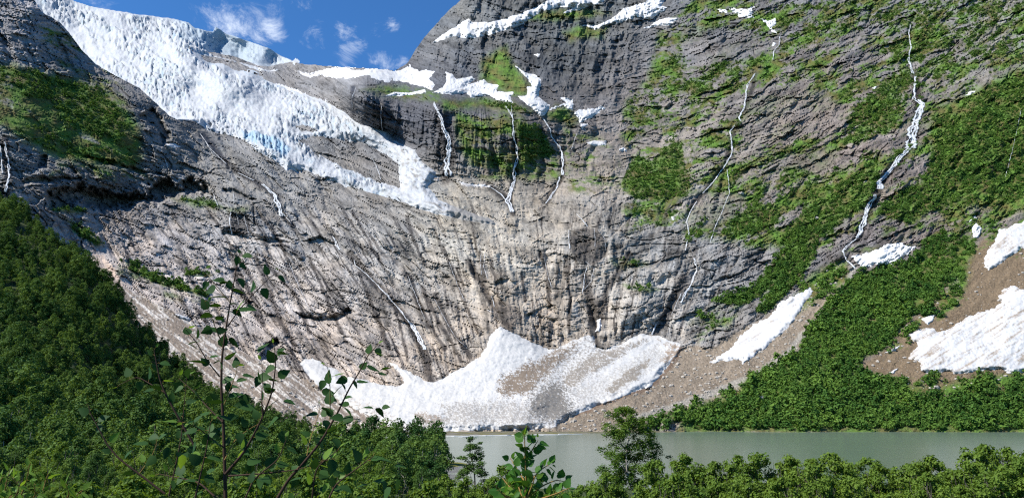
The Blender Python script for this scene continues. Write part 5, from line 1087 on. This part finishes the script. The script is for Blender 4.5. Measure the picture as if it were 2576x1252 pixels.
for i, ((bx_, by_), s, lb) in enumerate(BO):
    o = obj('boulder', stones[i % 5]); p = pos(bx_, by_, float(dA(bx_, by_)) - .3 * s); o.location = p; o.scale = (s * 1.2, s, s); o.rotation_euler = (0, 0, i * 1.3); tag(o, lb, 'boulder', 'boulders on the slopes')

# ------------------------------------------------------------------ shrubs and trees on the near bank
def place_top(px, py, d):
    """ground point below a plant whose top is seen at px, py at distance d, and its height"""
    t = pos(px, py, d); g = float(ground_z(t[0], d)); return (float(t[0]), d, g - .1), float(t[2]) - g + .1
shrub_shapes = [make_plant(900 + i, 2.4, 2.5, 8000, .078, 75, .03, .02, lambda t: np.sin(np.pi * np.clip(t * .86 + .14, 0, 1) ** .8) ** .55, LEAF_SHRUB, BARK, stems=5, cl_r=(.055, .135), hollow=.1) for i in range(4)]
SIL = [(1640, 1160), (1680, 1150), (1717, 1144), (1762, 1158), (1792, 1171), (1830, 1153), (1857, 1146), (1917, 1141), (1957, 1156), (1987, 1148), (2057, 1156), (2092, 1141), (2120, 1156), (2167, 1151), (2217, 1166), (2247, 1200), (2272, 1183), (2292, 1168), (2332, 1146), (2367, 1162), (2387, 1184), (2417, 1178), (2467, 1156), (2477, 1121), (2497, 1133), (2527, 1126), (2562, 1137), (2640, 1140)]
sx = [s[0] for s in SIL]; sy = [s[1] for s in SIL]
where = ['leafy green shrub in the hedge-like row on the near right bank', 'leafy shrub low in front of the near right bank row']
tops = [(1650, 1158), (1722, 1146), (1800, 1164), (1858, 1148), (1918, 1142), (1988, 1150), (2040, 1158), (2093, 1142), (2168, 1153), (2215, 1170), (2290, 1170), (2334, 1148), (2400, 1182), (2440, 1168), (2480, 1123), (2528, 1128), (2580, 1138)]
names_r = ['birch end', 'second', 'third']
ordw = ['first', 'second', 'third', 'fourth', 'fifth', 'sixth', 'seventh', 'eighth', 'ninth', 'tenth', 'eleventh', 'twelfth', 'thirteenth', 'fourteenth', 'fifteenth', 'sixteenth', 'seventeenth']
for i, (tx, ty) in enumerate(tops):
    loc, h = place_top(tx, ty, 23 + 3.0 * vr.random()); c, t = shrub_shapes[i % 4]
    lb = 'tall leafy shrub breaking the skyline of the right bank hedge' if ty < 1126 else 'leafy green shrub in the right bank row, %s from the birch' % ordw[i]
    if ty < 1126: lb = 'tallest leafy shrub near the right end of the bank row'
    tree('leafy_shrub', c, t, loc, (h / 2.4 * .86, h / 2.35), vr.random() * 6.28, lb, 'shrub', 'shrubs along the right near bank', ('foliage', 'stems'))
for i, tx in enumerate(np.linspace(1700, 2600, 11)):
    ty = np.interp(tx, sx, sy) + 42 + 12 * vr.random(); loc, h = place_top(tx, ty, 18 + 2.5 * vr.random()); c, t = shrub_shapes[(i * 3 + 1) % 4]
    tree('leafy_shrub', c, t, loc, (h / 2.4 * .9, h / 2.35), vr.random() * 6.28, 'low leafy shrub at the bottom edge right of the birch, %s along' % ordw[i], 'shrub', 'low shrubs at the bottom right edge', ('foliage', 'stems'))
for i, (tx, ty, d) in enumerate([(1455, 1222, 19), (1500, 1228, 18), (1525, 1190, 24), (1400, 1228, 20), (1262, 1172, 28), (1240, 1200, 22), (1175, 1205, 24), (1120, 1195, 26), (1330, 1225, 21), (1290, 1205, 24)]):
    loc, h = place_top(tx, ty, d); c, t = shrub_shapes[i % 4]
    tree('leafy_shrub', c, t, loc, (h / 2.4 * .9, h / 2.35), vr.random() * 6.28, ['small shrub at the bottom edge just right of the alder shoot', 'low shrub at the bottom edge halfway from alder shoot to birch', 'small shrub at the left foot of the birch', 'low shrub directly behind the alder shoot', 'small shrub left of the alder shoot, the tallest there', 'low shrub at the bottom edge left of the alder shoot', 'low shrub at the bottom edge under the small pointed tree', 'shrub at the bottom edge under the shore clump', 'low shrub hidden behind the leaves of the alder shoot', 'shrub touching the left side of the alder shoot'][i], 'shrub', 'small shrubs at the bottom centre', ('foliage', 'stems'))
for i, (tx, ty, d) in enumerate([(210, 1222, 9), (330, 1205, 11), (450, 1195, 12), (640, 1200, 11), (760, 1190, 13), (880, 1205, 11), (980, 1200, 14), (1080, 1215, 14)]):
    loc, h = place_top(tx, ty, d); c, t = shrub_shapes[(i + 2) % 4]
    tree('leafy_shrub', c, t, loc, (h / 2.4 * .95, h / 2.35), vr.random() * 6.28, 'leafy undergrowth shrub at the bottom edge by the sapling, %s from the left' % ordw[i], 'shrub', 'undergrowth round the sapling', ('foliage', 'stems'))
# wood edge on the near left bank
left_shapes = [make_plant(940 + i, 6.0, 3.6, 5200, .13, 34, .07, .05, None, LEAF_SHRUB if i % 2 else LEAF_MID, BARK, stems=2, cl_r=(.12, .2), hollow=.35) for i in range(4)]
for i in range(46):
    tx = -40 + 1020 * (i / 45.0) + vr.uniform(-14, 14); row = i % 3; d = (70, 52, 38)[row] * vr.uniform(.9, 1.1)
    ty = (1108, 1148, 1188)[row] + 20 * vr.uniform(-1, 1) + (22 if tx > 700 and row == 0 else 0); loc, h = place_top(tx, ty, d); c, t = left_shapes[vr.integers(0, 4)]
    tree('bank_tree', c, t, loc, (h / 6.0 * 1.0, h / 6.0), vr.random() * 6.28, 'bushy tree below the left wood, %s row, %s from the left edge' % (('back', 'middle', 'front')[row], ordw[i // 3]), 'tree', 'bushy trees along the left near bank')
LT = [(880, 1102, 120), (930, 1106, 130), (985, 1104, 125), (1030, 1112, 118), (1062, 1122, 110), (1005, 1130, 95), (950, 1128, 90), (1085, 1135, 98), (1105, 1165, 90), (1060, 1170, 80), (1000, 1175, 75), (1120, 1200, 60)]
for i, (tx, ty, d) in enumerate(LT):
    loc, h = place_top(tx, ty, d); c, t = mid_shapes[(i * 2 + 1) % 6]
    tree('shore_tree', c, t, loc, (h / 10 * 1.05, h / 9.8), vr.random() * 6.28, 'leafy shore tree where the left wood meets the lake, %s by distance from the sapling' % ordw[i], 'tree', 'trees at the left lake shore')
# the slender birch standing in front of the lake, its small neighbour, and the dark little tree by the spit
def prof_birch(t): return np.interp(t, [0, .15, .35, .5, .62, .8, 1], [.35, .75, 1.0, .75, .62, .8, .25])
c, t = make_plant(961, 12.0, 7.0, 22000, .14, 150, .10, .18, prof_birch, LEAF_SHRUB, BARK_PALE, cl_r=(.05, .115), hollow=.05, droop=1.4)
loc, h = place_top(1598, 1022, 62); tree('birch_tree', c, t, loc, (1.0, h / 11.8), 2.1, 'slender birch with drooping leafy branches standing before the lake', 'tree')
c, t = make_plant(983, 10.0, 3.8, 5200, .17, 46, .10, .08, lambda t: np.interp(t, [0, .4, .7, 1], [.9, 1, .7, .3]), LEAF_MID, BARK, cl_r=(.10, .19), hollow=.2)
loc, h = place_top(1192, 1098, 92); tree('small_tree', c, t, loc, (1.15, h / 9.9), .4, 'small dark pointed tree on the shore beside the grassy spit', 'tree')
loc, h = place_top(1100, 1110, 112); c2, t2 = make_plant(964, 10.0, 2.6, 420, .26, 16, .09, .3, None, LEAF_MID, BARK, cl_r=(.10, .18), hollow=.5)
tree('thin_tree', c2, t2, loc, h / 9.9, 1.0, 'thin see-through tree at the right end of the shore clump', 'tree')
print('bank', time.time() - T0)

# ------------------------------------------------------------------ close plants, leaf by leaf
def leaf_mesh(name, mat, seed, length=1.0, width=.78, teeth=9, base=.06, tipq=1.25):
    """toothed ovate blade lying along +X from its stalk, folded a little at the midrib"""
    r = np.random.default_rng(seed); n = teeth
    t = np.linspace(0, 1, n); wv = width / 2 * np.sin(np.pi * np.clip(t ** .68, 0, 1)) ** .85 * (1 - .25 * t ** tipq); wv[0] = .02; wv[-1] = .0
    wv[1:-1:2] *= 1.07; wv[2:-1:2] *= .93
    bend = r.uniform(-.16, .02); fold = r.uniform(.10, .28); curl = bend * t ** 2
    mid = np.stack([t * length, 0 * t, curl], -1); up = np.stack([t * length - .02, wv, curl + fold * wv], -1); dn = np.stack([t * length - .02, -wv, curl + fold * wv * r.uniform(.6, 1.1)], -1)
    V = np.concatenate([mid, up, dn]); i = np.arange(n - 1)
    F = np.concatenate([np.stack([i, i + 1, i + 1 + n, i + n], -1), np.stack([i, i + 2 * n, i + 1 + 2 * n, i + 1], -1)])
    return mesh_np(name, V, F, mat, True, {'tint': np.full(len(V), r.random())})
birch_leaves = [leaf_mesh('leaf', LEAF_BIRCH, 30 + i) for i in range(5)]; young_leaves = [leaf_mesh('leaf', LEAF_YOUNG, 40 + i, width=.6) for i in range(3)]
alder_leaves = [leaf_mesh('leaf', LEAF_ALDER, 50 + i, width=.86, tipq=.8) for i in range(4)]; willow_leaves = [leaf_mesh('leaf', LEAF_YOUNG, 60 + i, width=.42) for i in range(3)]
cR = np.array(cam.rotation_euler.to_matrix())                     # columns: right, up, back

def put_leaf(parent, base, ang, size, meshes, r, holder=None, name='leaf'):
    """a leaf hanging from base; ang: heading in the upright plane facing the view (0 = right, 90 = down)"""
    a = R(ang); d = np.array([math.cos(a), 0, -math.sin(a)]) + np.array([0, r.uniform(-.55, .55), 0]); d /= np.linalg.norm(d)
    nrm = np.array([.25 + r.normal() * .5, -.35 + r.normal() * .6, .8 + r.normal() * .3]); nrm -= d * (nrm @ d); nrm /= np.linalg.norm(nrm); s = np.cross(nrm, d)
    M = Matrix([[d[0], s[0], nrm[0], 0], [d[1], s[1], nrm[1], 0], [d[2], s[2], nrm[2], 0], [0, 0, 0, 1]])
    o = bpy.data.objects.new(name, meshes[r.integers(0, len(meshes))]); link(o); o.parent = holder or parent
    o.matrix_local = Matrix.Translation(Vector(base) - parent.location) @ M @ Matrix.Diagonal((size, size, size, 1)); return o

HOLD = [None]
def shoot(parent, path, d, r0, r1, name='branch', mat=None, wob=0.0, seed=0):
    """a twig through picture positions at distance d (number or pair); returns its 3D line"""
    p = np.array(path, float); n = len(p); dd = np.linspace(d[0], d[1], n) if isinstance(d, tuple) else np.full(n, d)
    t = np.linspace(0, n - 1, (n - 1) * 5 + 1); q = np.stack([np.interp(t, np.arange(n), p[:, 0]), np.interp(t, np.arange(n), p[:, 1])], -1); dq = np.interp(t, np.arange(n), dd)
    for _ in range(2): q[1:-1] = (q[:-2] + 2 * q[1:-1] + q[2:]) / 4
    L3 = pos(q[:, 0], q[:, 1], dq); V, F = tube(L3 - np.array(parent.location), np.linspace(r0, r1, len(q)), 6)
    o = obj(name, mesh_np(name, V, F, mat or TWIG)); o.parent = parent; HOLD[0] = o; return L3

def leaves_along(parent, L3, n, size, meshes, r, t0=.15, t1=1.0, young=None, holder=None):
    holder = holder or HOLD[0]
    seg = np.linspace(t0, t1, n) * (len(L3) - 1)
    for i, s in enumerate(seg):
        k = min(int(s), len(L3) - 2); p = L3[k] + (L3[k + 1] - L3[k]) * (s - k); dr = L3[k + 1] - L3[k]
        head = math.degrees(math.atan2(-dr[2], dr[0])); a = head + (58 if i % 2 else -58) + r.normal() * 24 + 12
        pl = size * .28; b = p + np.array([math.cos(R(a)) * pl, r.normal() * pl * .4, -math.sin(R(a)) * pl])
        tip = i == n - 1; sz = size * r.uniform(.75, 1.15) * (.6 if tip else 1) * (.8 if s > .85 * len(L3) else 1)
        put_leaf(parent, b, a + r.normal() * 15 + 10, sz, young if (young and (tip or r.random() < .12)) else meshes, r, holder)
        V, F = tube(np.stack([p, (p + b) / 2 + np.array([0, 0, pl * .08]), b]) - np.array(parent.location), .0006, 4); PET.append((parent, V, F))
PET = []
def flush_petioles():
    by = {}
    for par, V, F in PET: by.setdefault(par.name, (par, []))[1].append((V, F))
    for par, lst in by.values():
        V, F = join(lst); o = obj('petioles', mesh_np('petioles', V, F, TWIG_Y), par); o['kind'] = 'stuff'
    PET.clear()

def build_sapling():
    r = np.random.default_rng(3); D = 2.5
    g = pos(567, 1252, D); e = empty('birch_sapling', (float(g[0]), float(g[1]), float(ground_z(g[0], g[1]))))
    tag(e, 'young birch sapling with reddish stems and toothed leaves close in front', 'sapling')
    foot = np.array(e.location)
    V, F = tube(np.stack([foot, foot * .5 + .5 * g, g]) - foot, [.009, .0075, .0062], 6); obj('stem', mesh_np('stem', V, F, TWIG), e)
    m4 = lambda *pts: K(4, *pts)
    main = shoot(e, m4((1135, 1260), (1130, 1080), (1125, 900), (1113, 700), (1115, 560), (1130, 440), (1160, 260), (1195, 70), (1207, 18)), (D, D + .05), .0062, .0012, 'stem'); main_o = HOLD[0]
    br = [(m4((1145, 390), (1200, 310), (1280, 220), (1360, 140), (1412, 112)), (2.52, 2.6), .0024, .0008, 7), (m4((1120, 480), (1085, 400), (1060, 330), (1030, 265)), (2.5, 2.4), .002, .0008, 4), (m4((1158, 270), (1110, 210), (1050, 140), (1020, 105)), (2.53, 2.5), .0018, .0007, 4), (m4((1105, 640), (1040, 560), (990, 470), (935, 405)), (2.5, 2.35), .0022, .0008, 6),
          (m4((1135, 1130), (1230, 1020), (1310, 870), (1370, 720), (1388, 580), (1380, 488)), (2.45, 2.35), .005, .0010, 9), (m4((1322, 850), (1316, 740), (1320, 660), (1318, 570)), (2.4, 2.4), .0022, .0008, 5), (m4((1120, 870), (1040, 790), (980, 720), (900, 650)), (2.5, 2.6), .0024, .0009, 6), (m4((985, 1000), (910, 870), (830, 725), (802, 650), (785, 560), (775, 508)), (2.6, 2.6), .0042, .0012, 8), (m4((835, 725), (760, 680), (690, 640), (600, 682)), (2.6, 2.65), .0022, .0009, 5),
          (m4((830, 1230), (700, 1130), (600, 1055), (540, 985), (490, 890), (452, 820), (446, 788)), (2.7, 2.7), .0042, .0011, 9), (m4((1390, 1262), (1450, 1160), (1540, 1060), (1620, 960), (1700, 820)) + K(5, (40, 700), (95, 610), (130, 540), (176, 488)), (2.35, 2.3), .0052, .0010, 13), (m4((1660, 860), (1662, 760), (1660, 680), (1648, 592)), (2.35, 2.3), .002, .0008, 5), (m4((1150, 1140), (1300, 1130), (1500, 1110), (1670, 1052)), (2.4, 2.3), .003, .001, 8), (m4((850, 1240), (890, 1060), (915, 930), (925, 800), (940, 640)), (2.65, 2.7), .0028, .001, 8),
          (m4((1130, 1000), (1060, 950), (1000, 900), (930, 870)), (2.45, 2.35), .0024, .001, 5), (m4((1128, 780), (1160, 700), (1190, 620), (1186, 590)), (2.5, 2.5), .0018, .0008, 4), (m4((1130, 1060), (1180, 960), (1260, 900), (1340, 860)), (2.5, 2.6), .002, .0009, 5), (m4((1540, 1060), (1560, 960), (1590, 870), (1610, 800)), (2.35, 2.4), .002, .0008, 5), (m4((980, 1260), (1010, 1130), (1040, 1000), (1060, 870)), (2.3, 2.3), .003, .001, 8), (m4((1570, 1260), (1580, 1150), (1600, 1090), (1700, 1010)), (2.3, 2.25), .003, .001, 7), (m4((700, 1130), (760, 1050), (790, 980), (780, 930)), (2.7, 2.7), .002, .0008, 5),
          (m4((1230, 1262), (1280, 1150), (1400, 1060), (1440, 960)), (2.3, 2.3), .003, .001, 7), (m4((1100, 1262), (1000, 1170), (900, 1150), (800, 1130)), (2.4, 2.5), .003, .001, 7), (m4((1650, 1262), (1690, 1180), (1800, 1100), (1880, 1040)), (2.25, 2.25), .003, .001, 7)]
    for i, (pth, d, a, b, nl) in enumerate(br):
        L3 = shoot(e, pth, d, a, b, 'branch', TWIG if a > .002 else TWIG_Y)
        leaves_along(e, L3, nl, .041, birch_leaves, r, .2, 1.0, young_leaves)
    leaves_along(e, main, 15, .045, birch_leaves, r, .22, 1.0, None, main_o)
    # the leaves that stand out against the pale rock, one by one: position, length (picture units), heading
    EX = [(1205, 22, 28, 255), (1200, 40, 46, 105), (1205, 75, 40, 25), (1130, 160, 60, 175), (1085, 195, 66, 160), (1045, 165, 44, 120), (1175, 210, 78, 5), (1140, 245, 84, 175), (1062, 268, 44, 200), (1112, 285, 62, 185), (1205, 312, 80, 350), (1170, 322, 62, 190), (1066, 330, 66, 178), (1160, 278, 42, 350), (1064, 402, 66, 180), (1088, 412, 52, 0), (1112, 560, 56, 165), (1035, 578, 88, 178), (1000, 466, 62, 170), (1300, 650, 70, 350), (1310, 640, 58, 110), (1120, 662, 62, 0), (1220, 636, 60, 0), (1150, 745, 70, 350), (1118, 772, 70, 180), (1300, 520, 70, 300), (1395, 530, 52, 330), (945, 600, 56, 95), (1280, 800, 70, 180), (1120, 912, 62, 180), (1240, 780, 60, 170), (1350, 655, 50, 20), (1620, 720, 60, 0), (1640, 740, 60, 10), (1630, 660, 50, 100), (1600, 830, 60, 180)]
    for (x, y, ln, an) in EX:
        p = K(4, (x, y))[0]; put_leaf(e, pos(p[0], p[1], 2.48 + r.uniform(-.06, .06)), an + r.normal() * 6, ln / 2 / FP * 2.6, birch_leaves, r)
    EX5 = [(160, 800, 50, 180), (175, 800, 56, 50), (205, 795, 40, 0), (40, 780, 50, 180), (60, 860, 60, 180), (60, 855, 40, 350), (185, 625, 44, 20), (205, 605, 40, 350), (175, 500, 46, 60), (30, 650, 56, 160), (60, 660, 44, 70), (10, 850, 60, 180)]
    for (x, y, ln, an) in EX5:
        p = K(5, (x, y))[0]; put_leaf(e, pos(p[0], p[1], 2.32 + r.uniform(-.05, .05)), an + r.normal() * 6, ln / 2 / FP * 2.6, birch_leaves, r)
    # lower mass of leaves at the bottom of the picture
    for i in range(70):
        px, py = r.uniform(330, 1000), r.uniform(1085, 1262) if i % 3 else r.uniform(1000, 1180)
        if py < 1085 and (px < 420 or px > 900): continue
        put_leaf(e, pos(px, py, r.uniform(2.3, 2.75)), r.uniform(-40, 220), r.uniform(.034, .05), birch_leaves if r.random() < .93 else young_leaves, r)
build_sapling()

def build_alder():
    r = np.random.default_rng(8); D = 4.4; g = pos(1322, 1262, D)
    e = empty('alder_shoot', (float(g[0]), float(g[1]), float(ground_z(g[0], g[1])))); tag(e, 'bright green alder shoot in front of the middle of the lake', 'shrub')
    foot = np.array(e.location); V, F = tube(np.stack([foot, (foot + g) / 2, g]) - foot, [.014, .012, .010], 6); obj('stem', mesh_np('stem', V, F, TWIG), e)
    for pth, nl in ((K(5, (925, 1270), (930, 1150), (925, 1050), (922, 960), (920, 930)), 17), (K(5, (930, 1180), (880, 1100), (850, 1050)), 8), (K(5, (930, 1200), (1000, 1110), (1050, 1080)), 9), (K(5, (930, 1250), (1010, 1190), (1080, 1160), (1130, 1170)), 10), (K(5, (920, 1270), (850, 1200), (810, 1150)), 9), (K(5, (925, 1080), (960, 1010), (990, 960)), 6), (K(5, (960, 1270), (1080, 1230), (1150, 1200)), 9), (K(5, (880, 1270), (820, 1240), (790, 1210)), 8), (K(5, (930, 1260), (960, 1190), (975, 1140)), 8), (K(5, (915, 1260), (890, 1190), (880, 1130)), 8)):
        L3 = shoot(e, pth, (D, D + r.uniform(-.25, .25)), .006, .0016, 'branch', TWIG_Y); leaves_along(e, L3, int(nl * 1.6), .056, alder_leaves, r, .05, 1.0, young_leaves)
build_alder()

def build_corner():
    r = np.random.default_rng(18)
    D = 4.2; g = pos(50, 1262, D); e = empty('willow_shrub', (float(g[0]), float(g[1]), float(ground_z(g[0], g[1])))); tag(e, 'yellow green willow shoots in the lower left corner', 'shrub')
    foot = np.array(e.location); V, F = tube(np.stack([foot, (foot + g) / 2, g]) - foot, [.012, .011, .009], 6); obj('stem', mesh_np('stem', V, F, TWIG_Y), e)
    for pth in (K(4, (20, 1270), (30, 1180), (50, 1110)), K(4, (90, 1275), (130, 1180), (150, 1080)), K(4, (60, 1275), (100, 1200), (60, 1150)), K(4, (200, 1275), (220, 1200), (240, 1130)), K(4, (-20, 1260), (-10, 1190), (10, 1150)), K(4, (320, 1280), (350, 1230), (330, 1180)), K(4, (150, 1280), (180, 1230), (170, 1180)), K(4, (400, 1285), (380, 1240), (410, 1215)), K(4, (20, 1280), (60, 1240), (110, 1230))):
        L3 = shoot(e, pth, (D, D + r.uniform(-.3, .3)), .004, .0014, 'branch', TWIG_Y); leaves_along(e, L3, 10, .055, willow_leaves, r, .05, 1.0)
build_corner()
flush_petioles()
print('done', time.time() - T0)
